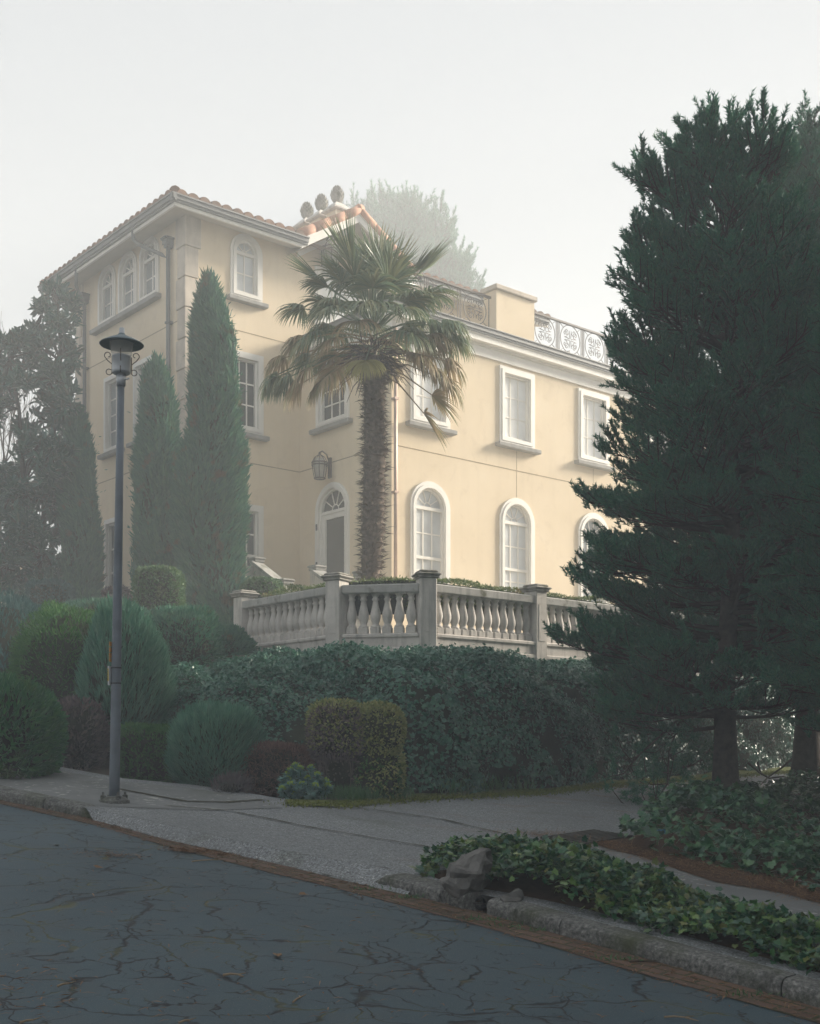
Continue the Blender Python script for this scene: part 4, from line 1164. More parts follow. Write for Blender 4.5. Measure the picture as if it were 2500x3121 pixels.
for k_ in range(7): b.box(o + Z3 * ((17 - k_ * 5) * px), Vector((1, 0, 0)), Vector((.2, 1, 0)), Z3, -.0135, -.012, -.03, .02, -1.6 * px, 1.6 * px)
b.build('lettering', MAT['black'], tg)
b = MB()
for v in (2036, 2083): b.lathe(lb, [(.0485, lz(v) - .006), (.050, lz(v) - .005), (.050, lz(v) + .005), (.0485, lz(v) + .006)], 16, lean=LEAN)
b.build('strap', MAT['black'], lamp)

# ------------------------------------------------------------------ foliage tools
def unit(a): return a / np.maximum(np.linalg.norm(a, axis=-1, keepdims=True), 1e-9)
class Fbm:
    """cheap smooth noise: sums of random plane waves"""
    def __init__(s, seed, scale, n=14):
        r = np.random.default_rng(seed); s.k = r.normal(0, 1, (n, 3)) * scale; s.p = r.uniform(0, 6.28, n)
    def __call__(s, x): return np.sin(x @ s.k.T + s.p).sum(-1) / math.sqrt(len(s.p) / 2)
TPL = {
    'tri': (np.array([(0, .5, 0), (0, -.5, 0), (1, 0, 0)]), np.array([(0, 1, 2)])),
    'quad': (np.array([(0, 0, 0), (.45, .5, .04), (1, 0, -.06), (.45, -.5, .04)]), np.array([(0, 3, 2, 1)])),
    'oval': (np.array([(0, 0, 0), (.22, .36, .07), (.62, .46, .07), (1, 0, -.08), (.62, -.46, .07), (.22, -.36, .07)]), np.array([(0, 3, 2, 1), (0, 5, 4, 3)])),
    'ivylo': (np.array([(0, 0, 0), (-.1, .42, .05), (.42, .5, .03), (1, 0, -.1), (.42, -.5, .03), (-.1, -.42, .05)]), np.array([(0, 3, 2, 1), (0, 5, 4, 3)])),
}
_o = [(0, 0), (-.16, .22), (.0, .52), (.22, .36), (.42, .58), (.56, .28), (1, 0)]
_o = [(a, c, .10 * abs(c) - .12 * max(0, a - .5)) for a, c in _o] + [(a, -c, .10 * abs(c) - .12 * max(0, a - .5)) for a, c in _o[-2:0:-1]]
TPL['ivy'] = (np.array([(.36, 0, .05)] + _o), np.array([(0, i, i % 12 + 1) for i in range(1, 13)]))
def leaves(Pn, D, N, L, Wd, shape):
    T, Fc = TPL[shape]
    D = unit(D); Sd = unit(np.cross(D, N)); Nn = np.cross(Sd, D)
    n = len(Pn); L = np.broadcast_to(L, (n,)); Wd = np.broadcast_to(Wd, (n,))
    V = Pn[:, None, :] + T[None, :, 0:1] * (L[:, None] * D)[:, None, :] + T[None, :, 1:2] * (Wd[:, None] * Sd)[:, None, :] + T[None, :, 2:3] * (L[:, None] * Nn)[:, None, :]
    nf = Fc[None] + (np.arange(n) * len(T))[:, None, None]
    return V.reshape(-1, 3), nf.reshape(-1, Fc.shape[1])
def rvec(r, n): return unit(r.normal(0, 1, (n, 3)))
def super_r(d, R, e): return (np.abs(d[:, 0] / R[0]) ** e + np.abs(d[:, 1] / R[1]) ** e + np.abs(d[:, 2] / R[2]) ** e) ** (-1 / e)
def ico_dirs(nu=28, nv=16):
    th = np.linspace(0, 2 * np.pi, nu, endpoint=False); ph = np.linspace(-np.pi / 2 + .001, np.pi / 2 - .001, nv)
    d = np.array([(math.cos(p) * math.cos(t), math.cos(p) * math.sin(t), math.sin(p)) for p in ph for t in th])
    ii = np.arange(nu * nv).reshape(nv, nu)
    f = np.stack([ii[:-1], np.roll(ii[:-1], -1, 1), np.roll(ii[1:], -1, 1), ii[1:]], -1).reshape(-1, 4)
    return d, f
def shrub(name, label, cat, c, R, n, shape, L, Wd, mat, e=2.4, up_=.3, rand=.6, noise=.08, nscale=2.0, seed=1, depth=.10, core=.86, coremat='core', rot=0.0, group=None, chunks_extra=None, mats_extra=(), coff=0, top_only=None):
    r = np.random.default_rng(seed); c = np.array(c, float); R = np.array(R, float)
    fb = Fbm(seed, nscale); fb2 = Fbm(seed + 50, nscale * 3.2)
    d = rvec(r, n * 2)
    # favour directions by the surface they cover
    rr = super_r(d, R, e); wgt = rr ** 2 / (rr ** 2).max()
    d = d[r.random(len(d)) < np.sqrt(wgt)][:n]
    rr = super_r(d, R, e)
    p = d * rr[:, None]
    k_ = 1 + noise * fb(p) + noise * .5 * fb2(p)
    p = p * (k_ * (1 - np.abs(r.normal(0, depth, len(d)))))[:, None]
    nrm = unit(np.sign(p) * np.abs(p / R) ** (e - 1) / R)
    D = unit(nrm * .8 + np.array([0, 0, up_]) + rand * rvec(r, len(d)))
    N = unit(nrm + .7 * rvec(r, len(d)))
    lk = r.uniform(.7, 1.25, len(d))
    if rot:
        cs, sn = math.cos(rot), math.sin(rot); M = np.array([[cs, -sn, 0], [sn, cs, 0], [0, 0, 1]])
        p, D, N = p @ M.T, D @ M.T, N @ M.T
    V, Fc = leaves(p + c, D, N, L * lk, Wd * lk, shape)
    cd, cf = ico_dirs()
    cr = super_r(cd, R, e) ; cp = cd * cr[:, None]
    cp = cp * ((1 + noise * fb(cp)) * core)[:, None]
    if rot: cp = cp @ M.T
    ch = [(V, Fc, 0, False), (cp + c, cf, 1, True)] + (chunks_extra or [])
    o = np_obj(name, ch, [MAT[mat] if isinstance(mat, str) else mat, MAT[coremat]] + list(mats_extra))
    return tag(o, label, cat, group)
def scr(u0, u1, v0, v1, y, dy=None):
    """box of a shrub in the photo (survey px) at distance y -> centre and half sizes"""
    p0, p1 = Pd(u0, v1, y), Pd(u1, v0, y)
    rx = (p1.x - p0.x) / 2; rz = (p1.z - p0.z) / 2
    return ((p0.x + p1.x) / 2, y, (p0.z + p1.z) / 2), (rx, dy or rx, rz)
def limb(pts, r0, r1, n=5):
    """arrays of a tapered limb"""
    b = MB(); m = len(pts)
    b.tube(pts, [r0 + (r1 - r0) * i / (m - 1) for i in range(m)], n, True, False)
    return np.array(b.v), np.array(b.f)
def limbs(L, n=4):
    """L: list of (pts (m,3), r0, r1); one merged chunk, fast"""
    VV, FF, o = [], [], 0
    w = np.arange(n) * 2 * np.pi / n
    for pts, r0, r1 in L:
        pts = np.asarray(pts, float); m = len(pts)
        t = np.gradient(pts, axis=0); t = unit(t)
        a = np.cross(t, np.array([.31, .17, .93])); a = unit(a); bb_ = np.cross(t, a)
        rr = np.linspace(r0, r1, m)[:, None, None]
        V = pts[:, None, :] + rr * (np.cos(w)[None, :, None] * a[:, None, :] + np.sin(w)[None, :, None] * bb_[:, None, :])
        VV.append(V.reshape(-1, 3))
        i = np.arange((m - 1) * n).reshape(m - 1, n)
        j = np.roll(i, -1, 1)
        FF.append(np.stack([i, j, j + n, i + n], -1).reshape(-1, 4) + o); o += m * n
    return np.concatenate(VV), np.concatenate(FF)

# ------------------------------------------------------------------ ivy
def ivy_sheet(rows, n, L, shape, mat, name, seed, lift_=.06, label=None, cat=None, kind=None, noise=.1, tilt=.8, under='soil', dens=None, up_bias=.5, extra=None):
    """rows: (m,k,3) grid of surface points; leaves lie on it like tiles, tips hanging down and outwards"""
    r = np.random.default_rng(seed); g = np.array(rows, float); m, k_ = g.shape[:2]
    a = g[:-1, :-1]; e1 = g[1:, :-1] - a; e2 = g[:-1, 1:] - a
    area = np.linalg.norm(np.cross(e1, e2), axis=-1).ravel(); pr = area / area.sum()
    fb = Fbm(seed, 1.6); fb2 = Fbm(seed + 9, 5.0)
    i = r.choice(len(pr), n, p=pr); iu, iv = np.divmod(i, k_ - 1)
    s, t = r.random((n, 1)), r.random((n, 1))
    p = (g[iu, iv] * (1 - s) + g[iu + 1, iv] * s) * (1 - t) + (g[iu, iv + 1] * (1 - s) + g[iu + 1, iv + 1] * s) * t
    nrm = unit(np.cross(e1, e2).reshape(-1, 3)[i])
    nrm[nrm[:, 2] < -.2] *= -1
    flip = (nrm @ np.array([0, -.6, .8])) < 0
    nrm[flip] *= -1
    if dens is not None:
        keep = r.random(n) < dens(p); p, nrm = p[keep], nrm[keep]; n = len(p)
    p = p + nrm * (lift_ * (.5 + .5 * fb(p) + .5 * fb2(p)) + r.normal(0, lift_ * .35, n))[:, None]
    D = unit(rvec(r, n) * tilt + nrm * .25 + np.array([0, -.25, -.55]) * (1 - nrm[:, 2:3]))
    N = unit(nrm + np.array([0, -.1, up_bias]) + .55 * rvec(r, n))
    lk = r.uniform(.6, 1.3, n)
    V, Fc = leaves(p, D, N, L * lk, L * lk * .95, shape)
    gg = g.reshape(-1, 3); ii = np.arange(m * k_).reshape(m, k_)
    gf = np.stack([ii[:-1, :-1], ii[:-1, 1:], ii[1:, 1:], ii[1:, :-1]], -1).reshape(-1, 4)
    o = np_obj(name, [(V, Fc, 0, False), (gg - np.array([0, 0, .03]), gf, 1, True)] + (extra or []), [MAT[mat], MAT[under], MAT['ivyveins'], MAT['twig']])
    return tag(o, label, cat, kind=kind)
# the ivy bank: foot along the back of the pavement, steep face, then a slope to the balustrade wall
foot = [G(u, v, .1) for u, v in [(470, 2300), (700, 2352), (930, 2375), (1120, 2395), (1238, 2420), (1350, 2424), (1650, 2406), (1845, 2384), (2104, 2363), (2234, 2352), (2430, 2338)]]
foot += [foot[-1] + Vector((2.4, 2.0, .05)), foot[-1] + Vector((6, 5.1, .1))]
foot = resample(foot, 90)
wallL = [P1 + D1 * 2.2 - D2 * .3, P1 - D2 * .2, P2 + (P2 - P3).normalized() * .15 - D1 * .2, P3 - D1 * .25, P4 - D1 * .25, P7 - D1 * .25, P7 + D2 * 6 - D1 * .25]
wallL = resample([Vector((p.x, p.y, 0)) for p in wallL], 90)
rows = []
for i in range(90):
    f_, w_ = foot[i], wallL[i]; f = i / 89
    top = 1.02 + E0 + .12 * math.sin(i * .37) + .08 * math.sin(i * .9) - .25 * sm((.25 - f) / .25)
    crest = 1.47 + E0 + .06 * math.sin(i * .5 + 1) - .22 * sm((f - .48) / .12) + .30 * sm((f - .68) / .1)
    prof = []
    for fr, zz in ((.01, f_.z + .02), (.0, f_.z + .35), (.02, f_.z * .55 + top * .45), (.06, f_.z * .22 + top * .78), (.13, top), (.24, top + .14), (.42, top * .5 + crest * .5 + .1), (.70, crest), (.97, crest + .12)):
        fr = fr * (1 + 0 * i); q = f_.lerp(w_, fr)
        prof.append((q.x + .1 * math.sin(zz * 5 + i * .6), q.y + .12 * math.sin(zz * 4 + i * .45), zz))
    rows.append(prof)
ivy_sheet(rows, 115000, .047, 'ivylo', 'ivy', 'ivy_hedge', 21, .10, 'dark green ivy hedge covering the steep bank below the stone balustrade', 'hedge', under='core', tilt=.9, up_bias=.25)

# ------------------------------------------------------------------ pines
def pine(seed, H, prof, r0, hs0, leaders=(), nwhorl=.30, shoots=1.0, needle=.072, nw=.017, nper=36, droop=.0):
    """-> (trunk arrays, branch arrays, needle arrays) about the origin; prof(h, azimuth) = branch length"""
    r = np.random.default_rng(seed)
    tk = []
    zz = np.linspace(-.3, H, 16)
    path = np.stack([.06 * np.sin(zz * .8 + seed) * (zz > 1), .06 * np.cos(zz * .7), zz], 1)
    tr = r0 * np.clip(1 - zz / (H * 1.04), .04, 1) ** .8 * (1 + .5 * np.exp(-np.maximum(zz, 0) * 3))
    b = MB(); b.tube([Vector(p) for p in path], list(map(float, tr)), 12, True, True)
    trunk = (np.array(b.v), b.f)
    L, sp, sd, sl = [], [], [], []
    def shoot(p, d, l): sp.append(p); sd.append(d); sl.append(l)
    def at_trunk(h): return np.array([np.interp(h, zz, path[:, i]) for i in range(3)])
    h = hs0
    while h < H - .25:
        for k_ in range(int(r.integers(5, 8)) if h > 1.2 else int(r.integers(3, 5))):
            az = r.uniform(0, 2 * np.pi)
            Ln = prof(h, az) * r.uniform(.82, 1.04)
            if Ln < .18: continue
            f = h / H
            el = -.08 + .95 * f ** 1.6 + r.normal(0, .15) - droop * (1 - f)
            d = np.array([math.cos(az) * math.cos(el), math.sin(az) * math.cos(el), math.sin(el)])
            p = at_trunk(h + r.uniform(-.1, .1)); pts = [p]; dirs = [d]
            n = 7
            for s_ in range(n):
                d = unit(d + np.array([0, 0, .055 if s_ > 1 else -.03]) + r.normal(0, .05, 3))
                p = p + d * Ln / n; pts.append(p); dirs.append(d)
            L.append((pts, .012 + .014 * Ln, .006))
            pts = np.array(pts)
            m = max(4, int(Ln / .115)); sgn = 1
            for q in range(m):
                t = .22 + .78 * (q + r.uniform(.1, .9)) / m
                i = min(n - 1, int(t * n)); p0 = pts[i] + (pts[i + 1] - pts[i]) * (t * n - i); d0 = dirs[i]
                sgn = -sgn
                side = unit(np.cross(d0, [0, 0, 1])) * sgn
                dd = unit(d0 * .75 + side * r.uniform(.4, .95) + np.array([0, 0, r.uniform(-.1, .35)]))
                l = (.30 + .34 * Ln * (1.08 - t)) * r.uniform(.6, 1.15)
                q1 = p0 + dd * l * .5; q2_ = p0 + dd * l + np.array([0, 0, .12 * l])
                L.append(([p0, q1, q2_], .009, .004))
                ns = max(3, int(l / .062 * shoots * min(1, .4 + t)))
                for s_ in range(ns):
                    tt = .25 + .75 * (s_ + r.random()) / ns
                    ps = p0 + (q2_ - p0) * tt
                    ds = unit(dd * .8 + side * r.uniform(-.35, .35) + np.array([0, 0, r.uniform(.3, 1.0)]) + r.normal(0, .15, 3))
                    shoot(ps, ds, r.uniform(.13, .24))
            for s_ in range(8): shoot(pts[-1] + r.normal(0, .08, 3), unit(dirs[-1] * .6 + np.array([0, 0, .9]) + r.normal(0, .25, 3)), r.uniform(.10, .18))
        h += nwhorl * r.uniform(.8, 1.2)
    for (lx, ly, lz0, lz1, thick) in leaders:
        p0 = np.array([lx * .55, ly * .55, lz0]); p1 = np.array([lx, ly, lz1])
        L.append(([p0, (p0 + p1) / 2 + r.normal(0, .02, 3), p1], .02, .006))
        nn = int((lz1 - lz0) / .05)
        for i in range(nn):
            t = i / nn; q = p0 + (p1 - p0) * t
            a = r.uniform(0, 6.28); sp_ = thick * (1 - t * .75)
            for rep in range(2):
                a = r.uniform(0, 6.28)
                shoot(q + np.array([math.cos(a), math.sin(a), 0]) * sp_ * r.uniform(.0, .9), unit(np.array([math.cos(a) * .45, math.sin(a) * .45, .9])), r.uniform(.10, .18))
        shoot(p1, np.array([0, 0, 1.0]), .22)
    br = limbs(L, 4)
    sp, sd, sl = np.array(sp), unit(np.array(sd)), np.array(sl)
    L2 = (np.stack([sp, sp + sd * sl[:, None]], 1))
    tw = limbs([(q, .005, .003) for q in L2], 3)
    n = len(sp); K = nper
    t = r.random((n, K, 1)) ** .8
    base = sp[:, None] + sd[:, None] * (sl[:, None, None] * t)
    rad_ = unit(np.cross(sd[:, None], rvec(r, n * K).reshape(n, K, 3)))
    dn = unit(sd[:, None] * r.uniform(.55, 1.2, (n, K, 1)) + rad_ * .75)
    nl = needle * r.uniform(.7, 1.15, (n, K))
    V, Fc = leaves(base.reshape(-1, 3), dn.reshape(-1, 3), rvec(r, n * K), nl.ravel(), nw, 'tri')
    return trunk, br, tw, (V, Fc)
def put_pine(name, label, loc, arrays, group, leafmat='pine', scale=1.0, rot=0.0):
    trunk, br, tw, nd = arrays
    t = thing(name, label, 'pine tree', (0, 0, 0), group)
    me = MB(); me.v = [tuple(v) for v in trunk[0]]; me.f = list(trunk[1]); me.sm = [True] * len(me.f)
    me.build('trunk', MAT['bark'], t)
    np_obj('branches', [(br[0], br[1], 0, True), (tw[0], tw[1], 0, True)], MAT['twig'], t)
    np_obj('needles', [(nd[0], nd[1], 0, False)], MAT[leafmat], t)
    t.location = loc; t.rotation_euler.z = rot; t.scale = (scale,) * 3
    return t
PB1 = G(2215, 2461, .1); s1 = PB1.y / F * SX            # metres per survey px at this trunk
tabv = [200, 270, 300, 330, 400, 490, 600, 650, 700, 760, 830, 960, 1060, 1130, 1190, 1270, 1340, 1400, 1440, 1550, 1640]
tabr = [5, 20, 48, 92, 155, 188, 190, 224, 246, 266, 246, 272, 284, 294, 278, 282, 304, 304, 262, 235, 60]
def prof1(h, az):
    v = 1700 - h / s1
    q = np.interp(v, tabv, tabr) * s1
    lobes = 1 + .10 * math.sin(h * 4.3 + az * 2) + .06 * math.sin(h * 9 + az)
    side = .80 + .20 * abs(math.cos(az))
    if math.cos(az) > .3: side *= 1.02
    return q * lobes * side * (1.06 if math.cos(az) < -.7 else .97)
def led(u, v, base, v0): return ((u - 1527) * s1, (base) * s1, (1700 - v0) * s1, (1700 - v - 24) * s1)
leaders1 = [(*led(1482, 222, -30, 420), .10), (*led(1512, 232, 20, 420), .10), (*led(1541, 212, 0, 420), .09), (*led(1562, 260, 45, 420), .10), (*led(1612, 238, 30, 440), .12), (*led(1448, 285, 0, 430), .13), (*led(1590, 275, -40, 430), .13)]
pn1 = pine(11, (1700 - 335) * s1, prof1, .155, 1.15, leaders1, .175, 1.0)
pine1 = put_pine('pine_tree', 'dark bushy pine with a single straight trunk on the ivy bed beside the driveway', PB1, pn1, 'pines beside the driveway')
PB2 = G(2461, 2380, .1); PB2 = PB2 + Vector((-.3, -2.9, 0)); PB2 = Vector((.3277 * PB2.y, PB2.y, PB2.z + .1))
s2 = PB2.y / F * SX
def prof2(h, az):
    H = 10.3; f = min(1, h / H)
    return (2.75 * min(1, (1 - f) * 1.75) ** .75 + .15) * (1 + .12 * math.sin(h * 3.7 + az * 2)) * (.9 if math.cos(az) < -.5 else 1.05)
pn2 = pine(12, 10.1, prof2, .19, 2.2, [((1697 - 1702) * s2, 0, 8.6, 10.8, .18), (-.45, .2, 8.4, 10.2, .18), (.5, -.2, 8.4, 10.3, .2), (-.9, -.2, 7.6, 9.5, .2)], .19, 1.0, .078, .017)
pine2 = put_pine('pine_tree', 'taller pine behind, its trunk close to the right edge above a bare crooked branch', PB2, pn2, 'pines beside the driveway')
c = copy_tree(pine1); q = G(2640, 2560, .1); c.location = (q.x + .8, q.y + .6, q.z); c.rotation_euler.z = 2.2; c.scale = (.92, .92, .86)
c['label'] = 'pine at the right edge whose trunk stands outside the picture'
# unseen pines added to the right, enlarged to keep sun off the foreground
for x, y, rz_, sc in ((12.2, 16.5, 1.2, 1.45), (11.2, 10.5, 4.0, 1.5), (16.5, 21.0, 2.9, 1.5), (10.6, 4.2, .6, 1.5), (18, 14, 5.2, 1.65), (17, 7, 1.9, 1.65), (13.5, -1.5, 2.2, 1.6), (10.0, -6.5, 3.3, 1.5), (19, 1, .4, 1.65), (20.5, 18, 3.9, 1.6), (25, 20, 2.4, 1.6), (19.5, 28.5, 1.1, 1.25)):
    c = copy_tree(pine1 if int(x * 10) % 2 else pine2); c.location = onhill(x, y, 0); c.rotation_euler.z = rz_; c.scale = (sc,) * 3
    c['label'] = 'unseen pine added beyond the right edge to shade the foreground'
# pines behind the mansion, nearly lost in the fog
for i, (u, vt, y, rz_, lab) in enumerate(((872, 404, 68, .5, 'pale foggy pine behind the roof, right one with the taller crown'), (792, 398, 71, 3.4, 'pale foggy pine behind the roof, directly right of the stone finials'), (925, 492, 67, 5.0, 'lower foggy pine behind the roof, edging down towards the iron railing'))):
    c = copy_tree(pine1); p = Pd(u, vt, y); c.location = (p.x, p.y, 4.5); k_ = (p.z - 4.5) / 9.3; c.scale = (k_ * .85, k_ * .85, k_); c.rotation_euler.z = rz_
    c['label'] = lab; c['group'] = 'pines in the fog behind the mansion'

# the long low bough of the first pine, hanging over the driveway, and dead wood by the second trunk
def bough(name, label, spec, seed, parent=None, needles=True):
    r = np.random.default_rng(seed); L = []; sp = []; sd = []
    for pts in spec:
        pts = np.array([tuple(p) for p in pts]); L.append((pts, .020, .008))
        if needles:
            for i in range(len(pts) - 1):
                for q in range(9):
                    t = r.random(); p0 = pts[i] + (pts[i + 1] - pts[i]) * t
                    dd = unit(r.normal(0, 1, 3) + np.array([0, -.2, -.3])); l = r.uniform(.15, .42)
                    p1 = p0 + dd * l * .6; p2 = p0 + dd * l + np.array([0, 0, .10])
                    L.append(([p0, p1, p2], .008, .004))
                    if i > 0 or t > .3:
                        for s_ in range(4): sp.append(p2 + r.normal(0, .03, 3)); sd.append(unit(dd + np.array([0, 0, .6]) + r.normal(0, .4, 3)))
    ch = [(*limbs(L, 5), 0, True)]
    if needles:
        sp, sd = np.array(sp), np.array(sd); K = 26
        base = np.repeat(sp, K, 0) + np.repeat(sd, K, 0) * (r.random((len(sp) * K, 1)) * .12)
        dn = unit(np.repeat(sd, K, 0) * .6 + rvec(r, len(sp) * K))
        ch.append((*leaves(base, dn, rvec(r, len(base)), .085, .011, 'tri'), 1, False))
    o = np_obj(name, ch, [MAT['twig'], MAT['pine']], parent)
    if label: tag(o, label, 'branch')
    return o
OFF[pine1.name] = PB1
bough('low_bough', None, [[P(2215, 2060, 17.0), P(2090, 2150, 16.6), P(2040, 2290, 16.2), P(2035, 2390, 15.9), P(1990, 2450, 15.7), P(1930, 2470, 15.6)],
                           [P(2200, 2250, 17.0), P(2120, 2330, 16.8), P(2040, 2350, 16.6), P(1960, 2370, 16.4)],
                           [P(2200, 2120, 17.0), P(2060, 2200, 16.4), P(1950, 2300, 16.0), P(1900, 2360, 15.8)]], 5, pine1)
dl = bough('fallen_branch', 'bare crooked grey branch lying against the foot of the second pine', [[P(2440, 2290, 19.8), P(2390, 2335, 19.3), P(2340, 2370, 18.9), P(2318, 2393, 18.7)],
      [P(2280, 2325, 19.0), P(2315, 2355, 19.0), P(2345, 2372, 19.0), P(2390, 2366, 19.2), P(2420, 2382, 19.3)], [P(2310, 2322, 19.0), P(2316, 2345, 19.0), P(2322, 2362, 19.0)]], 6, None, False)

# ------------------------------------------------------------------ fan palm
def palm():
    r = np.random.default_rng(4); y0 = 23.6; sc = y0 / F * SX
    base = Pd(778, 1262, y0); crown = Pd(787, 752, y0)
    t = thing('palm_tree', 'shaggy fan palm with drooping part-brown fronds in front of the wing', 'palm', tuple(base))
    b = MB(); n = 40; pts = []; rs = []
    for i in range(n):
        f = i / (n - 1); p = Vector(base).lerp(crown, f) + Vector((.05 * math.sin(f * 3.1), 0, 0)); pts.append(p)
        rs.append((.200 + .036 * math.sin(f * 3.0) + .02 * math.sin(i * 2.4) + .012 * r.normal()) * (1 - .12 * (f > .93)) * .9)
    b.tube(pts, rs, 18)
    tk = b.build('trunk', MAT['fibre'], t)
    m = 620; f = r.random(m); az = r.uniform(0, 6.28, m)
    ax = np.array([tuple(pts[min(n - 1, int(q * n))]) for q in f]); rr = np.array([rs[min(n - 1, int(q * n))] for q in f])
    od = np.stack([np.cos(az), np.sin(az), np.zeros(m)], 1); p = ax + od * (rr * .92)[:, None]; p[:, 2] += r.uniform(-.07, .07, m)
    D = unit(od * 1.0 + np.array([0, 0, .28]) + r.normal(0, .38, (m, 3)))
    V1 = leaves(p, D, unit(np.array([0, 0, 1.]) + .3 * rvec(r, m)), r.uniform(.10, .24, m), .045, 'quad')
    m2 = 5200; f = r.random(m2); az = r.uniform(0, 6.28, m2)
    ax = np.array([tuple(pts[min(n - 1, int(q * n))]) for q in f]); rr = np.array([rs[min(n - 1, int(q * n))] for q in f])
    od = np.stack([np.cos(az), np.sin(az), np.zeros(m2)], 1); p = ax + od * (rr * .97)[:, None]
    V2 = leaves(p, unit(od * .6 + np.array([0, 0, -.45]) + .6 * rvec(r, m2)), od, r.uniform(.06, .17, m2), .016, 'tri')
    np_obj('leaf_stubs', [(*V1, 0, False)], MAT['stub'], tk)
    np_obj('fibre_shag', [(*V2, 0, False)], MAT['fibre'], tk)
    cc = np.array(tuple(crown))
    def frond(o, p, plen, blade, droop, mat, spread=1.9, nseg=38, wseg=.030, fold=0.0):
        """petiole from o along p, then a fan of folded segments that bend down"""
        p = unit(np.array(p)); h = o + p * plen; h[2] -= .10 * plen * (1 - p[2]) 
        pp = [o, o + p * plen * .5 + np.array([0, 0, .04 * plen]), h]
        pet = limbs([(pp, .020, .011)], 5)
        q = unit(pp[2] - pp[1])
        sd = unit(np.cross(q, [0, 0, 1.0]) + .001); nn = unit(np.cross(sd, q))
        VV, FF, o_ = [], [], 0
        for i in range(nseg):
            a = -spread + 2 * spread * i / (nseg - 1) + r.normal(0, .03)
            L = blade * (.72 + .28 * math.cos(a * .62)) * r.uniform(.88, 1.08)
            d = unit(q * math.cos(a) + sd * math.sin(a) + nn * (.20 * abs(math.sin(a)) - .05 + r.normal(0, .05)))
            w_ax = unit(np.cross(d, nn)); pt = h.copy(); ns = 6; ring_ = []
            for s_ in range(ns + 1):
                f = s_ / ns; w = wseg * (.35 + 1.3 * f if f < .35 else .85 * (1 - ((f - .35) / .65) ** 1.6) + .01)
                ring_ += [pt + w_ax * w, pt - nn * w * .55 * (1 - fold), pt - w_ax * w]
                g = droop * (.25 + f) * (1.25 if f > .35 else .8) / ns * 2.6 * r.uniform(.75, 1.25)
                d = unit(d + np.array([0, 0, -g])); w_ax = unit(w_ax - d * (w_ax @ d)); pt = pt + d * L / ns
            VV.append(np.array(ring_))
            for s_ in range(ns):
                k_ = o_ + s_ * 3
                FF += [(k_, k_ + 1, k_ + 4, k_ + 3), (k_ + 1, k_ + 2, k_ + 5, k_ + 4)]
            o_ += (ns + 1) * 3
        V = np.concatenate(VV); Fc = np.array(FF)
        ob = np_obj('frond', [(V, Fc, 0, False), (*pet, 1, True)], [MAT[mat], MAT['palmdead' if mat == 'palmdead' else 'palm']], t)
        return ob
    # crown rosette: young upright fronds to old hanging ones
    N = 36
    for i in range(N):
        f = (i + .5) / N
        az = i * 2.39996 + r.normal(0, .15)
        el = rad(88 - 104 * f ** .95) + r.normal(0, .08)
        d = (math.cos(az) * math.cos(el), math.sin(az) * math.cos(el), math.sin(el))
        o = cc + np.array([math.cos(az) * .12, math.sin(az) * .12, .85 - .62 * f])
        frond(o, d, r.uniform(.50, .92), r.uniform(.66, .84), .04 + 1.15 * min(1, f * 1.45) ** 1.3 + r.normal(0, .06), 'palm' if f < .74 or r.random() < .3 else 'palmdead', 1.7 if f > .2 else 1.3, 32)
    def to(u, v, dy, h0=.0):
        h0 += .12
        e = np.array(tuple(Pd(u, v, y0 + dy))); o = cc + np.array([0, 0, h0]); return o, e
    # fronds that stand out in the photograph: tip of the stalk (survey px), depth offset, blade, droop, material
    for u, v, dy, h0, bl, dr, mt, spd in ((742, 560, -.25, .55, 1.0, .02, 'palm', .6), (880, 575, .2, .5, .95, .08, 'palm', 1.1), (678, 588, .2, .45, .85, .12, 'palm', .9), (720, 585, .1, .5, .62, .06, 'palm', .5), (818, 590, -.2, .6, 1.05, .02, 'palm', 1.4), (866, 575, .1, .55, .75, .10, 'palm', .8),
                     (690, 600, -.2, .5, .62, .35, 'palm', 1.0), (640, 640, .1, .4, .70, .45, 'palm', 1.5), (900, 615, -.2, .45, .74, .40, 'palm', 1.5), (665, 690, -.5, .3, .85, .60, 'palm', 1.6), (905, 668, -.3, .3, .68, .75, 'palm', 1.8),
                     (640, 700, .2, .25, .80, .7, 'palmdead', 1.6), (612, 772, .0, -.05, .72, .75, 'palm', 1.7), (650, 760, -.4, 0, .82, .75, 'palmdead', 1.6), (680, 785, -.2, -.1, .70, .8, 'palmdead', 1.5), (585, 770, -.1, -.05, .62, .8, 'palm', 1.2),
                     (905, 700, .0, .1, .80, .75, 'palmdead', 1.6), (938, 745, .1, -.1, .74, .85, 'palmdead', 1.5), (905, 760, -.2, -.2, .82, .75, 'palmdead', 1.7), (932, 782, .1, -.25, .80, .75, 'palmdead', 1.7), (880, 740, -.3, -.1, .80, .75, 'palmdead', 1.7), (910, 815, .1, -.3, .78, .28, 'palmdead', 1.5), (893, 850, -.1, -.35, .85, .22, 'palmdead', 1.5), (950, 700, .3, .1, .74, .75, 'palm', 1.7), (585, 765, .2, .1, .74, .75, 'palm', 1.7), (690, 775, -.5, -.1, .70, .8, 'palmdead', 1.6), (940, 668, -.2, .2, .75, .8, 'palm', 1.7), (925, 690, .3, .2, .75, .8, 'palm', 1.7), (600, 735, .2, .0, .70, .8, 'palmdead', 1.5), (632, 790, .2, -.1, .66, .85, 'palmdead', 1.4), (655, 735, .4, .1, .75, .8, 'palm', 1.7),
                     (770, 742, -1.0, .05, .62, .62, 'palmyoung', 1.55), (700, 640, -.9, .4, .86, .55, 'palm', 1.7), (840, 640, -.9, .4, .9, .5, 'palm', 1.8), (770, 630, -1.0, .45, .85, .5, 'palm', 1.7), (860, 690, -.7, .2, .75, .65, 'palm', 1.6)):
        o, e = to(u, v, dy, h0); v_ = e - o
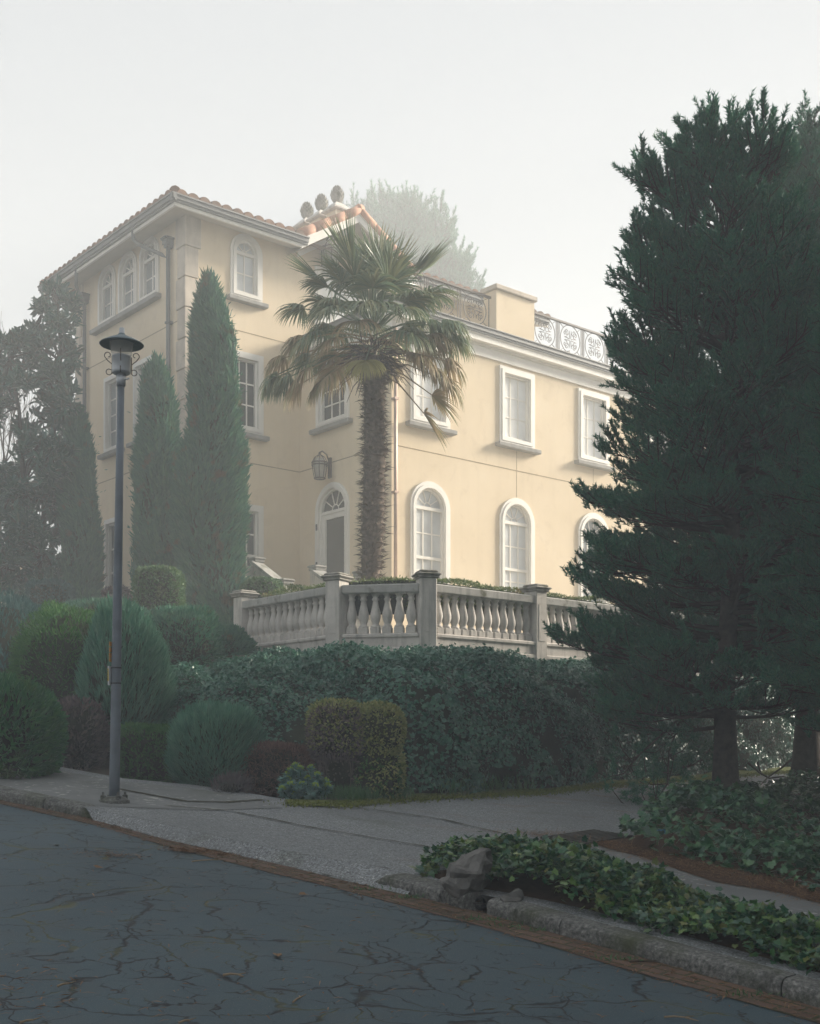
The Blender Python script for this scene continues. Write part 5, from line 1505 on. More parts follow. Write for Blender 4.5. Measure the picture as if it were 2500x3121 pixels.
        frond(o, v_, float(np.linalg.norm(v_)), bl, dr * (1.7 if dr > .3 else 1), mt, spd, 36)
    # old flower stalks and tangled boots under the crown
    L = []
    for i in range(60):
        az = r.uniform(0, 6.28); l = r.uniform(.25, .75); d = np.array([math.cos(az), math.sin(az), r.uniform(-.7, .4)])
        p0 = cc + np.array([math.cos(az) * .2, math.sin(az) * .2, r.uniform(-.3, .2)]); p1 = p0 + d * l * .6; p2 = p1 + d * l * .3 + np.array([0, 0, -.25 * l]); L.append(([p0, p1, p2], .014, .005))
    np_obj('boots', [(*limbs(L, 4), 0, True)], MAT['fibre'], t)
    m = 420; d = rvec(r, m); p = cc + d * np.array([.5, .5, .30]) * r.random((m, 1)) ** .5 + np.array([0, 0, -.02])
    np_obj('dry_flower_stalks', [(*leaves(p, unit(d + np.array([0, 0, -.5]) + .5 * rvec(r, m)), rvec(r, m), r.uniform(.15, .4, m), .03, 'quad'), 0, False)], MAT['deadtwig'], t)
palm()

# ------------------------------------------------------------------ columnar cypresses
def cypress(label, uc, vt, vb, prof, y, n, seed, mat='cypress'):
    """prof: (v, left u, right u) rows in survey px"""
    r = np.random.default_rng(seed); sc = y / F * SX
    vv = np.array([q[0] for q in prof]); lf = np.array([q[1] for q in prof]); rt = np.array([q[2] for q in prof])
    base = Pd(uc, vb, y); t = thing('cypress_tree', label, 'cypress', tuple(base), 'columnar cypresses round the tower')
    v = vt + (vb - vt) * r.random(n * 2) ; rr_px = (np.interp(v, vv, rt) - np.interp(v, vv, lf)) / 2
    keep = r.random(len(v)) < rr_px / rr_px.max() + .08; v = v[keep][:n]; n = len(v)
    R = (np.interp(v, vv, rt) - np.interp(v, vv, lf)) / 2 * sc; cx = (np.interp(v, vv, rt) + np.interp(v, vv, lf)) / 2
    az = r.uniform(0, 2 * np.pi, n)
    x0 = (cx * SX - CU) / F * y; z0 = EYE + (CV - v * SX) / F * y
    fb = Fbm(seed, 1.3); fb2 = Fbm(seed + 3, 3.4)
    p = np.stack([x0 + R * np.cos(az), y + R * np.sin(az), z0], 1)
    k_ = .98 + .09 * fb(p * np.array([1, 1, .6])) + .11 * fb2(p * np.array([1, 1, .5])) - np.abs(r.normal(0, .10, n))
    p = np.stack([x0 + R * k_ * np.cos(az), y + R * k_ * np.sin(az), z0], 1)
    od = np.stack([np.cos(az), np.sin(az), np.zeros(n)], 1)
    sw = fb2(p * .6)[:, None] * .35
    D = unit(od * .55 + np.array([0, 0, 1.0]) + sw * np.array([1.0, .3, 0]) + .42 * rvec(r, n))
    V, Fc = leaves(p, D, unit(od + .6 * rvec(r, n)), r.uniform(.12, .30, n), r.uniform(.035, .075, n), 'quad')
    p = p + od * (r.exponential(.05, n) * (r.random(n) < .4))[:, None]
    m2 = n // 2; i2 = r.integers(0, n, m2)
    V2, F2 = leaves(p[i2] - od[i2] * .02, unit(od[i2] * .9 + np.array([0, 0, .6]) + .6 * rvec(r, m2)), rvec(r, m2), r.uniform(.07, .14, m2), .028, 'quad')
    np_obj('foliage', [(V, Fc, 0, False), (V2, F2, 0, False)], MAT[mat], t)
    b = MB(); pts, rs = [], []
    for q in np.linspace(vb, vt + 6, 26):
        pts.append(Pd(float(np.interp(q, vv, lf) + np.interp(q, vv, rt)) / 2, q, y)); rs.append(max(.01, float(np.interp(q, vv, rt) - np.interp(q, vv, lf)) / 2 * sc * .83))
    b.tube(pts, rs, 16); b.build('inner_branches', MAT['core'], t)
    return t
cypress('tallest dark cypress, pointed column right of the lamp in front of the tower corner', 447, 585, 1345,
        [(585, 436, 444), (620, 422, 460), (660, 414, 472), (720, 408, 492), (800, 406, 498), (900, 400, 503), (985, 394, 514), (1040, 390, 514), (1150, 386, 512), (1250, 390, 508), (1345, 380, 505)], 26.0, 17000, 31)
cypress('shorter cypress between the lamp post and the tallest cypress', 333, 762, 1330,
        [(762, 327, 333), (800, 312, 350), (860, 298, 366), (930, 290, 374), (1010, 285, 382), (1100, 284, 386), (1200, 288, 392), (1330, 292, 392)], 26.8, 13000, 32)
cypress('dark cypress at the far left corner of the tower beside the magnolia', 168, 868, 1300,
        [(868, 160, 166), (900, 148, 182), (960, 138, 196), (1040, 132, 204), (1130, 128, 210), (1220, 124, 213), (1300, 122, 212)], 30.5, 11000, 33)

# ------------------------------------------------------------------ magnolia and bare trees at the left
def clump_tree(name, label, cat, base, limbs_px, clumps, y, leaf, L, W_, per, seed, matleaf, dyy=1.6):
    r = np.random.default_rng(seed); t = thing(name, label, cat, tuple(base)); LL = []
    b0 = np.array(tuple(base))
    for pp in limbs_px:
        pts = [np.array(tuple(Pd(u, v, y + d))) for u, v, d in pp]; LL.append((pts, .09, .03))
    PP, DD, NN = [], [], []
    for (u, v, ru, rv) in clumps:
        c = np.array(tuple(Pd(u, v, y + r.uniform(-dyy, dyy)))); sc = y / F * SX
        n = int(1.35 * per * ru * rv / 400); d = rvec(r, n); p = c + d * np.array([ru * sc, ru * sc * 1.1, rv * sc]) * (r.random((n, 1)) ** .45)
        # bunch the leaves into whorls at twig ends
        k_ = max(3, n // 9); cen = p[:k_]; i = r.integers(0, k_, n); p = cen[i] + rvec(r, n) * .10
        out = unit(cen[i] - c + np.array([0, 0, .25]))
        PP.append(p); DD.append(unit(out * .7 + rvec(r, n) * .8)); NN.append(rvec(r, n) * .7 + np.array([0, -.2, .8]))
        hub = min(LL, key=lambda l: np.min(np.linalg.norm(np.array(l[0]) - c, axis=1)))[0]
        h = np.array(hub); h = h[np.argmin(np.linalg.norm(h - c, axis=1))]
        for q in range(4):
            e = cen[q % k_]; LL.append(([h, (h + e) / 2 + r.normal(0, .12, 3), e], .030, .008))
    PP, DD, NN = map(np.concatenate, (PP, DD, NN))
    np_obj('trunk', [(*limbs(LL, 6), 0, True)], MAT['bark'], t)
    n = len(PP)
    np_obj('crown', [(*leaves(PP, DD, NN, L * r.uniform(.7, 1.2, n), W_ * r.uniform(.8, 1.1, n), leaf), 0, False)], MAT[matleaf], t)
    return t
cl = [(112, 618, 30, 18), (145, 640, 22, 26), (100, 655, 30, 20), (130, 690, 32, 26), (70, 700, 26, 18), (35, 725, 34, 20), (8, 730, 26, 24), (150, 740, 16, 40), (95, 735, 36, 22), (60, 765, 36, 20), (20, 775, 34, 22), (125, 790, 34, 26),
      (90, 800, 28, 18), (45, 810, 36, 16), (5, 815, 22, 18), (140, 840, 24, 30), (105, 845, 24, 20), (20, 850, 26, 10), (125, 890, 30, 30), (90, 880, 20, 14), (60, 905, 30, 14), (80, 940, 34, 24), (120, 950, 30, 30), (45, 950, 18, 14), (60, 985, 34, 22),
      (100, 1000, 34, 28), (20, 1005, 26, 20), (40, 1040, 40, 26), (85, 1060, 40, 32), (115, 1045, 20, 40), (15, 1085, 34, 26), (60, 1110, 40, 26), (105, 1120, 26, 34), (30, 1135, 30, 16), (80, 1150, 34, 20), (-25, 760, 30, 40), (-30, 860, 30, 30), (-25, 1050, 34, 50), (110, 1180, 20, 18), (60, 1185, 40, 22), (20, 1180, 36, 24), (100, 1215, 34, 22), (45, 1225, 40, 22), (0, 1230, 30, 24), (75, 1260, 44, 20), (20, 1265, 36, 18), (-20, 1190, 30, 30)]
clump_tree('magnolia_tree', 'large magnolia with dark glossy leaves against the left side of the tower', 'magnolia', Pd(80, 1290, 31),
           [[(80, 1290, 0), (84, 1180, 0), (95, 1050, .3), (115, 900, .5), (128, 760, .4), (122, 640, .2)], [(72, 1290, 0), (68, 1150, -.3), (50, 1020, -.4), (40, 860, -.5), (20, 760, -.4)], [(88, 1285, .2), (98, 1200, .4), (125, 1080, .6), (140, 900, .8), (142, 720, .6)], [(70, 1280, 0), (40, 1120, .5), (5, 1050, .8), (-20, 900, .5)]],
           cl, 31.0, 'oval', .25, .10, 86, 41, 'magnolia')
def bare(name, label, base, H, seed, spread=.35):
    r = np.random.default_rng(seed); LL = []
    def grow(p, d, l, rd, dep):
        pts = [p]
        for i in range(4):
            d = unit(d + r.normal(0, .09, 3) + np.array([0, 0, .05])); p = p + d * l / 4; pts.append(p)
        LL.append((pts, rd, rd * .55))
        if dep:
            for k_ in range(3 if dep > 1 else 4):
                i = int(r.integers(2, 5)); a = unit(np.cross(d, rvec(r, 1)[0])); grow(pts[i], unit(d + a * spread * r.uniform(.6, 1.5)), l * r.uniform(.6, .85), rd * .55, dep - 1)
    b0 = np.array(tuple(base))
    for k_ in range(3): grow(b0 + r.normal(0, .15, 3) * np.array([1, 1, 0]), unit(np.array([r.normal(0, .15), r.normal(0, .15), 1])), H * .38, .07, 4)
    o = np_obj(name, [(*limbs(LL, 4), 0, True)], MAT['twig']); return tag(o, label, 'bare tree', 'bare trees at the left edge')
bare('bare_tree', 'leafless tree with fine upright twigs behind the magnolia, further right', Pd(30, 1290, 40), 9.0, 51)
bare('bare_tree', 'leafless tree with fine upright twigs cut by the left edge', Pd(-15, 1290, 38), 9.5, 52)

# neighbouring house, almost hidden
hn = thing('neighbour_house', 'ochre house with white eaves and arched window, half hidden behind the magnolia', 'house', tuple(Pd(50, 1300, 46)))
o = Pd(50, 1300, 46); o.z = 0; ddx, ddn = Vector((.95, -.31, 0)), Vector((-.31, -.95, 0))
z0 = Pd(0, 1330, 46).z; z1 = Pd(0, 1195, 46).z
b = MB(); b.box(o, ddx, ddn, Z3, -6, 4.4, -6, 0, z0 - 2, z1); b.build('wall', MAT['stucco'], hn)
b = MB(); b.bbox(o, ddx, ddn, Z3, -6.4, -.2, -6, .7, z1 + .01, z1 + .35, .04); b.bbox(o, ddx, ddn, Z3, -6.6, 0, -6, .9, z1 + .351, z1 + .62, .04); b.build('cornice', MAT['trim'], hn)
b = MB(); w = Wall(o, ddx, ddn); ho = outline(-.65, .75, z0 + .1, z1 - .35, True); hi = outline(-.5, .6, z0 + .2, z1 - .5, True); ring(b, w, ho, hi, .005, .08)
wbox(b, w, .02, .08, z0 + .2, z1 - .6, .01, .05); wbox(b, w, -.5, .6, z1 - 1.3, z1 - 1.22, .01, .05); wf = b.build('window', MAT['trim'], hn)
b = MB(); b.poly([w.p(*x, .012) for x in hi]); b.build('pane', MAT['dark'], wf)
b = MB(); wbox(b, w, 2.35, 2.8, z0, z1 + .3, .005, .1); b.build('pilaster', MAT['trim'], hn)

# ------------------------------------------------------------------ shrubs
c_, R_ = scr(-70, 113, 1440, 1655, 13.4); shrub('laurel_bush', 'rounded glossy laurel bush cut by the left edge', 'bush', c_, (R_[0], .75, R_[2]), 5200, 'oval', .095, .034, 'laurel', 2.5, .5, .55, .06, 3, 61, .09)
c_, R_ = scr(-60, 135, 1272, 1560, 21); shrub('blue_hedge', 'grey-green hedge at the left edge beneath the magnolia', 'hedge', c_, (R_[0], 1.6, R_[2]), 9000, 'quad', .12, .03, 'bluehedge', 3.0, .9, .5, .08, 1.5, 62)
c_, R_ = scr(52, 262, 1288, 1600, 17.8); shrub('heather_mound', 'big dark green heath mound left of the lamp post', 'shrub', c_, (R_[0], 1.3, R_[2]), 15000, 'quad', .075, .022, 'heather', 2.3, .35, .6, .09, 2, 63, .08)
c_, R_ = scr(186, 345, 1282, 1575, 16.6); shrub('rosemary_shrub', 'tall feathery rosemary directly behind the lamp post', 'shrub', c_, (R_[0], .9, R_[2]), 11000, 'quad', .20, .020, 'rosemary', 2.3, 1.4, .45, .10, 2.2, 64, .10, core=.84)
c_, R_ = scr(112, 215, 1490, 1640, 15.6); shrub('dark_undergrowth', 'dark brownish undergrowth low between the laurel and the lamp post', 'shrub', c_, (R_[0], .5, R_[2]), 3200, 'quad', .08, .03, 'deadtwig', 2.6, .5, .6, .12, 3, 65, coremat='core')
c_, R_ = scr(258, 372, 1530, 1650, 14.9); shrub('box_bush', 'small square clipped green bush right of the lamp post', 'bush', c_, (R_[0], .45, R_[2]), 5200, 'quad', .055, .024, 'heather', 5, .5, .6, .05, 3, 66, .07)
c_, R_ = scr(368, 532, 1496, 1668, 14.3); shrub('rosemary_shrub', 'rounded rosemary bush right of the square clipped bush', 'shrub', c_, (R_[0], .6, R_[2]), 9000, 'quad', .15, .016, 'rosemary', 2.5, 1.1, .45, .07, 3, 67, .09)
c_, R_ = scr(500, 655, 1572, 1675, 14.35); shrub('brown_hedge', 'low clipped reddish brown twiggy hedge beside the rosemary', 'hedge', c_, (R_[0], .4, R_[2]), 7000, 'quad', .075, .011, 'brown', 3.6, .4, .8, .05, 3, 68, .08)
c_, R_ = scr(450, 528, 1643, 1676, 13.4); shrub('lavender_tuft', 'dry grey lavender tuft at the pavement edge', 'plant', c_, (R_[0], .22, R_[2]), 900, 'quad', .12, .008, 'lavender', 2.2, .9, .6, .1, 5, 69, .2, core=.6)
c_, R_ = scr(290, 384, 1198, 1310, 23.6); shrub('topiary', 'flat-topped clipped bush at the foot of the cypresses', 'bush', c_, (R_[0], .5, R_[2]), 5200, 'quad', .07, .032, 'box', 5.5, .3, .7, .05, 2.5, 70, .05)
c_, R_ = scr(66, 150, 1226, 1320, 27); shrub('topiary', 'dark clipped block of hedge left of the far cypress', 'hedge', c_, (R_[0], .6, R_[2]), 3600, 'quad', .08, .04, 'bluehedge', 6, .3, .7, .04, 2.5, 71, .05)
c_, R_ = scr(218, 272, 1236, 1310, 25.2); shrub('topiary', 'small round-topped bush half hidden behind the lamp post', 'bush', c_, (R_[0], .35, R_[2]), 2600, 'quad', .07, .04, 'deadtwig', 4, .3, .7, .06, 3, 72, .06)
c_, R_ = scr(508, 596, 1222, 1290, 25.6); shrub('box_mound', 'round clipped box mound behind the left balustrade', 'bush', c_, (R_[0], .5, R_[2]), 4200, 'quad', .06, .034, 'box', 3, .3, .7, .05, 3, 73, .05)
# ground cover under the cypresses and round their feet
for i, (u0, u1, v0, v1, y) in enumerate(((318, 470, 1290, 1450, 20.5), (410, 520, 1325, 1430, 22.0), (150, 330, 1275, 1360, 22.5))):
    c_, R_ = scr(u0, u1, v0, v1, y)
    shrub('juniper_shrub', ('spreading juniper between the rosemary and the ivy bank', 'low juniper at the foot of the tallest cypress', 'low juniper behind the heath mound and lamp post')[i], 'shrub', c_, (R_[0], .9, R_[2]), 6500, 'quad', .11, .03, 'cypress', 2.6, .4, .6, .10, 2, 80 + i, .1)

# variegated topiary: twiggy grey left half, golden right half, on a narrower foot
r = np.random.default_rng(90)
yv = 14.05; sc = yv / F * SX
def part(u0, u1, v0, v1, n, e, seed, mat, dy=.42, nz=.10, y=yv, L=.05, W_=.026):
    c_, R_ = scr(u0, u1, v0, v1, y); rr_ = np.random.default_rng(seed); R = np.array((R_[0], dy, R_[2])); d = rvec(rr_, n); s_ = super_r(d, R, e); p = d * s_[:, None]
    fb = Fbm(seed, 3.5); p = p * (1 + nz * fb(p) - np.abs(rr_.normal(0, .09, n)))[:, None]; nrm = unit(np.sign(p) * np.abs(p / R) ** (e - 1) / R)
    V = leaves(p + np.array(c_), unit(nrm + rvec(rr_, n) * .9), unit(nrm + .7 * rvec(rr_, n)), L * rr_.uniform(.7, 1.3, n), W_, 'quad')
    cd, cf = ico_dirs(20, 12); cp = cd * (super_r(cd, R, e) * .84)[:, None] + np.array(c_)
    return V, (cp, cf)
ch = []
for u0, u1, v0, v1, n, e, sd, mt in ((738, 862, 1482, 1605, 5200, 2.4, 91, 0), (650, 775, 1474, 1590, 3400, 2.4, 92, 0), (652, 768, 1490, 1612, 2700, 2.5, 93, 1), (735, 850, 1560, 1690, 2200, 3.0, 94, 0), (675, 760, 1580, 1690, 900, 3.0, 95, 1), (740, 850, 1590, 1690, 1600, 3.0, 96, 2)):
    V, Cc = part(u0, u1, v0, v1, n, e, sd, mt); ch.append((*V, mt, False)); ch.append((*Cc, 3, True))
L = []
for i in range(40):
    u = r.uniform(672, 745); p0 = np.array(tuple(Pd(u, 1692, yv - .25))); p1 = np.array(tuple(Pd(u + r.uniform(-18, 14), r.uniform(1560, 1620), yv - .3))); L.append(([p0, (p0 + p1) / 2 + r.normal(0, .02, 3), p1], .007, .004))
ch.append((*limbs(L, 4), 4, True))
tag(np_obj('golden_topiary', ch, [MAT['golden'], MAT['deadtwig'], MAT['heather'], MAT['core'], MAT['deadtwig']]), 'clipped golden variegated bush with a dead grey left half', 'bush')

# spurge: upright stems with whorled blue-green leaves and lime heads
r = np.random.default_rng(97); ys = 13.2
t = thing('spurge_plant', 'low blue-green spurge with lime flower heads at the pavement edge', 'plant', tuple(Pd(642, 1690, ys)))
heads_px = [(622, 1612), (632, 1619), (612, 1622), (604, 1632), (606, 1641), (655, 1617), (668, 1632), (637, 1652), (664, 1655), (600, 1648), (612, 1652), (594, 1662), (604, 1664), (686, 1645), (690, 1655), (622, 1672), (648, 1640), (640, 1630), (674, 1645), (596, 1640), (628, 1660), (655, 1670), (676, 1668)]
b0 = np.array(tuple(Pd(642, 1684, ys + .15))); L = []; PP, DD, NN, HH = [], [], [], []
for i, (u, v) in enumerate(heads_px):
    e = np.array(tuple(Pd(u, v, ys + (v - 1650) / 120.0 * -.45 + r.uniform(-.08, .08)))); mid_ = (b0 + e) / 2 + np.array([(e - b0)[0] * .25, (e - b0)[1] * .2, -.03]); L.append(([b0, mid_, e], .008, .006))
    ax = unit(e - mid_)
    for q in range(110):
        f = r.random() ** .7; p = mid_ + (e - mid_) * (f * 1.0); rd = unit(np.cross(ax, r.normal(0, 1, 3))); PP.append(p); DD.append(rd * .9 + ax * (.1 + .5 * f)); NN.append(ax + r.normal(0, .2, 3))
    if i < 17: HH.append(e)
np_obj('stems', [(*limbs(L, 4), 0, True)], MAT['heather'], t)
n = len(PP); np_obj('leaves', [(*leaves(np.array(PP), np.array(DD), np.array(NN), r.uniform(.055, .095, n), .017, 'quad'), 0, False)], MAT['euph'], t)
for e in HH:
    d = rvec(r, 46); d[:, 2] = np.abs(d[:, 2]); p = e + d * .026
    np_obj('flower_head', [(*leaves(p, d, rvec(r, 46), .022, .022, 'quad'), 0, False)], MAT['euphhead'], t)

# terrace hedge just inside the balustrade
def box_hedge(name, label, pts, h0, h1, wd, n, L, W_, mat, seed):
    r = np.random.default_rng(seed); PP, NN = [], []; fb = Fbm(seed, 1.8); fb2 = Fbm(seed + 1, 5); cor = MB()
    seg = [(pts[i + 1] - pts[i]).length for i in range(len(pts) - 1)]
    for i in range(len(pts) - 1):
        d = (pts[i + 1] - pts[i]).normalized(); nn = Vector((d.y, -d.x, 0)); m = int(n * seg[i] / sum(seg))
        s = r.random(m) * seg[i]; side = r.random(m); a = np.where(side < .5, r.uniform(-1, 1, m), np.where(side < .9, 1.0, -1.0)); z = np.where(side < .5, 1.0, r.random(m))
        nz = np.where((side < .5)[:, None], [0, 0, 1.0], np.sign(a)[:, None] * np.array(tuple(nn)))
        p = np.array(tuple(pts[i])) + s[:, None] * np.array(tuple(d)) + (a * wd)[:, None] * np.array(tuple(nn)); p[:, 2] = h0 + (h1 - h0) * z
        p = p + nz * (.03 * fb(p) + .025 * fb2(p) - np.abs(r.normal(0, .03, m)))[:, None]; PP.append(p); NN.append(nz)
        cor.box(q2(pts[i], 0), d, nn, Z3, 0, seg[i], -wd * .8, wd * .8, h0, h1 - .06)
    p, nz = np.concatenate(PP), np.concatenate(NN); m = len(p)
    o = np_obj(name, [(*leaves(p, unit(nz * .7 + np.array([0, 0, .4]) + .7 * rvec(r, m)), unit(nz + .7 * rvec(r, m)), L * r.uniform(.7, 1.3, m), W_, 'quad'), 0, False), (np.array(cor.v), np.array(cor.f), 1, False)], [MAT[mat], MAT['core']])
    return tag(o, label, 'hedge')
hin = [P1 - D1 * .1 + D2 * .50, P2 + (D2 - dm * 0) * .52, P3 + D1 * .55 + D2 * .1, P4 + D1 * .55, P7 + D1 * .55]
box_hedge('terrace_hedge', 'low olive clipped hedge showing just above the balustrade rail', hin, 2.45 + E0, 3.07 + E0, .22, 17000, .05, .026, 'hedgetop', 74)

# ------------------------------------------------------------------ grass and moss at the foot of the ivy
def tufts(name, label, pts, n, L, W_, mat, seed, wid=.12, kind='stuff', h=.1):
    r = np.random.default_rng(seed); pl = resample(pts, 200); i = r.integers(0, 199, n); p = np.array([tuple(pl[q]) for q in i]) + np.stack([r.normal(0, wid, n), r.normal(0, wid, n), np.zeros(n)], 1)
    p[:, 2] = [hill(a, b_) + h for a, b_ in p[:, :2]]
    o = np_obj(name, [(*leaves(p, unit(np.array([0, -.15, 1]) + .45 * rvec(r, n)), rvec(r, n) + np.array([0, -1, 0]), L * r.uniform(.5, 1.2, n), W_, 'quad'), 0, False)], MAT[mat]); return tag(o, label, 'grass', kind=kind)
tufts('grass', 'green grass blades along the foot of the ivy bank', [G(u, v, .1) for u, v in ((1010, 2440), (1120, 2436), (1230, 2428))], 750, .17, .011, 'grass', 101, .10)
tufts('grass', 'green leafy blades at the foot of the ivy bank right of the topiary', [G(u, v, .1) for u, v in ((1330, 2420), (1450, 2412), (1580, 2404))], 480, .26, .016, 'grass', 102, .13)
ms = [G(u, v, .116) for u, v in [(870, 2452), (1041, 2459), (1238, 2440), (1350, 2434), (1650, 2419), (1845, 2398), (2104, 2379), (2234, 2367), (2430, 2353), (2430, 2334), (2234, 2347), (2104, 2360), (1845, 2378), (1650, 2398), (1350, 2415), (1238, 2420), (1041, 2438), (870, 2436)]]
r = np.random.default_rng(103)
pl = resample([Vector(p) for p in ms[:9]], 120); pm = []
for p in pl:
    for q in range(40): pm.append((p.x + r.normal(0, .10), p.y + r.normal(.04, .13)))
pm = np.array([(a, b_, hill(a, b_) + .112) for a, b_ in pm])
cs = MB(); tr = tessellate_polygon([[Vector((p.x, p.y, 0)) for p in ms]]); cs.add(ms, [tuple(t_) for t_ in tr])
MAT['mossblade'] = leaf_mat('moss_sprig', [(.085, .10, .02), (.12, .13, .028), (.06, .075, .02)], .9, .1, .2)
tag(np_obj('moss', [(np.array(cs.v), np.array(cs.f), 0, False), (*leaves(pm, unit(np.array([0, 0, 1.0]) + .8 * rvec(r, len(pm))), rvec(r, len(pm)), r.uniform(.015, .04, len(pm)), .02, 'quad'), 1, False)], [MAT['moss'], MAT['mossblade']]), 'bright mossy verge along the foot of the ivy bank', 'moss', kind='stuff')

# ------------------------------------------------------------------ foreground ivy strip, pine bed
def bed_grid(front, back_, k_=14, m=40, hump=.0, h0=.1, edge0=.0):
    f_, b_ = resample(front, m), resample(back_, m); rows = []
    for i in range(m):
        row = []
        for j in range(k_):
            q = f_[i].lerp(b_[i], j / (k_ - 1)); s_ = max(0, math.sin(math.pi * j / (k_ - 1))) ** .6; e_ = min(1, min(i, m - 1 - i) / 4 + .15)
            row.append((q.x, q.y, hill(q.x, q.y) + h0 + hump * s_ * e_))
        rows.append(row)
    return rows
fs_ = [G(u, v, 0) + inw * .24 for u, v in [(1262, 2733), (1330, 2752), (1411, 2775), (1482, 2790), (1722, 2858), (2057, 2952), (2477, 3072), (2760, 3155)]]
bs_ = [G(u, v, .11) for u, v in [(1262, 2670), (1330, 2640), (1440, 2625), (1600, 2618), (1800, 2640), (1960, 2690), (2160, 2748), (2500, 2862), (2760, 2950)]]
rows = bed_grid(fs_, bs_, 12, 44, .05)
fbd = Fbm(7, 1.5)
def dens_strip(p): 
    # thinner along the kerb, where the needle litter shows
    g_ = np.array([[tuple(q) for q in resample(fs_, 120)]])[0]
    d = np.min(np.linalg.norm(p[:, None, :2] - g_[None, :, :2], axis=-1), axis=1)
    left = np.clip((p[:, 0] - (.2)) / .5, .6, 1)
    return np.clip((d - .05) / .22, .06, 1.0) * left
rn = np.random.default_rng(112)
n_ = 420; pe = np.array([tuple(q) for q in resample(fs_, n_)]) + np.stack([rn.normal(.08, .09, n_), rn.normal(.12, .09, n_), np.full(n_, .03)], 1)
brown_leaves = (*leaves(pe, rvec(rn, n_), rvec(rn, n_) * .5 + np.array([0, 0, 1]), rn.uniform(.03, .07, n_), .04, 'ivylo'), 2, False)
LL = []
for i in range(90):
    p = pe[rn.integers(0, n_)]; d = unit(rn.normal(0, 1, 3) * np.array([1, 1, .15])); l = rn.uniform(.08, .3); LL.append(([p, p + d * l * .5 + [0, 0, .015], p + d * l], .004, .002))
ivy_sheet(rows, 21000, .052, 'ivy', 'ivynear', 'ivy_strip', 22, .10, 'glossy green ivy strip between the kerb and the right-hand pavement', 'ivy', 'stuff', tilt=.9, under='duff', dens=dens_strip, up_bias=.9, extra=[brown_leaves, (*limbs(LL, 4), 3, True)])
fp = [G(u, v, .1) for u, v in [(1905, 2590), (1990, 2606), (2120, 2630), (2250, 2668), (2350, 2692), (2500, 2730), (2900, 2830)]]
bp = [G(u, v, .1) for u, v in [(1900, 2568), (1945, 2535), (2050, 2478), (2140, 2450), (2320, 2425), (2500, 2385), (2900, 2330)]]
rows = bed_grid(fp, bp, 14, 40, .16)
MAT['ivyshade'] = leaf_mat('ivy_leaf_shade_tint', [(.006, .042, .022), (.010, .058, .026), (.018, .078, .030), (.040, .10, .032), (.010, .05, .03)], .32, .5, .15)  # darker ivy copy: shade under the pines put into the leaf colour
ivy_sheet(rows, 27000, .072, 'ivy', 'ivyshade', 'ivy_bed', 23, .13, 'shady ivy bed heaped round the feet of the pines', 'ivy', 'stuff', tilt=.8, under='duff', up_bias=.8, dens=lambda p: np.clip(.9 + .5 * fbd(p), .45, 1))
# pine needle litter between pavement and bed
lf0 = [G(u, v, .112) for u, v in [(1780, 2560), (1850, 2540), (1905, 2545), (1990, 2580), (2120, 2610), (2300, 2655), (2500, 2700), (2900, 2800), (2900, 2850), (2500, 2752), (2390, 2722), (2183, 2688), (2060, 2648), (1960, 2612), (1850, 2585)]]
cs = MB(); tr = tessellate_polygon([[Vector((p.x, p.y, 0)) for p in lf0]]); cs.add(lf0, [tuple(t_) for t_ in tr])
rn = np.random.default_rng(113); mid_ = resample([G(u, v, .112) for u, v in [(1640, 2545), (1820, 2560), (1950, 2590), (2120, 2635), (2390, 2702), (2700, 2780)]], 200)
n_ = 7000; i_ = rn.integers(0, 200, n_); pp_ = np.array([tuple(mid_[q]) for q in i_]) + np.stack([rn.normal(0, .22, n_), rn.normal(0, .16, n_), np.zeros(n_)], 1)
pp_[:, 2] = [hill(a, b_) + .118 for a, b_ in pp_[:, :2]]
MAT['needle_litter'] = leaf_mat('fallen_needle', [(.15, .080, .040), (.10, .052, .028), (.20, .125, .07)], .8, .2, .1)
tag(np_obj('needle_litter', [(np.array(cs.v), np.array(cs.f), 0, False), (*leaves(pp_, rvec(rn, n_) * np.array([1, 1, .12]), rvec(rn, n_) * .2 + np.array([0, 0, 1]), rn.uniform(.05, .11, n_), .006, 'quad'), 1, False)], [MAT['duff'], MAT['needle_litter']]), 'rust-brown pine needle litter between the pavement and the ivy bed', 'pine litter', kind='stuff')

# rocks in the strip
def rock(name, label, pts, seed):
    import bmesh
    bm = bmesh.new(); rr = random.Random(seed)
    for p in pts: bm.verts.new(p)
    bmesh.ops.convex_hull(bm, input=bm.verts)
    for v in [v for v in bm.verts if not v.link_faces]: bm.verts.remove(v)
    bmesh.ops.bevel(bm, geom=list(bm.edges), offset=.012, segments=1, affect='EDGES')
    bmesh.ops.triangulate(bm, faces=bm.faces[:])
    for _ in range(2): bmesh.ops.subdivide_edges(bm, edges=[e for e in bm.edges if e.calc_length() > .05], cuts=1, use_grid_fill=False); bmesh.ops.triangulate(bm, faces=bm.faces[:])
    for v in bm.verts:
        k_ = .012 * (math.sin(v.co.x * 41 + seed) + math.sin(v.co.y * 37 + v.co.z * 29) + math.sin(v.co.z * 63 + v.co.x * 17)); v.co += v.normal * k_
    me = bpy.data.meshes.new(name); bm.to_mesh(me); bm.free(); return tag(link(name, me, MAT['rock']), label, 'rock', 'rocks in the ivy strip')
yk = G(1420, 2720, .1).y
rock('rock', 'large pointed grey rock at the end of the ivy strip', [P(1338, 2700, yk - .1), P(1355, 2655, yk + .1), P(1420, 2600, yk + .25), P(1488, 2585, yk + .1), P(1497, 2592, yk + .2), P(1498, 2650, yk + .05), P(1460, 2660, yk - .12), P(1412, 2735, yk - .12), P(1345, 2720, yk - .05), P(1430, 2740, yk - .02), P(1500, 2690, yk + .3), P(1400, 2680, yk + .5), P(1378, 2655, yk - .12)], 1)
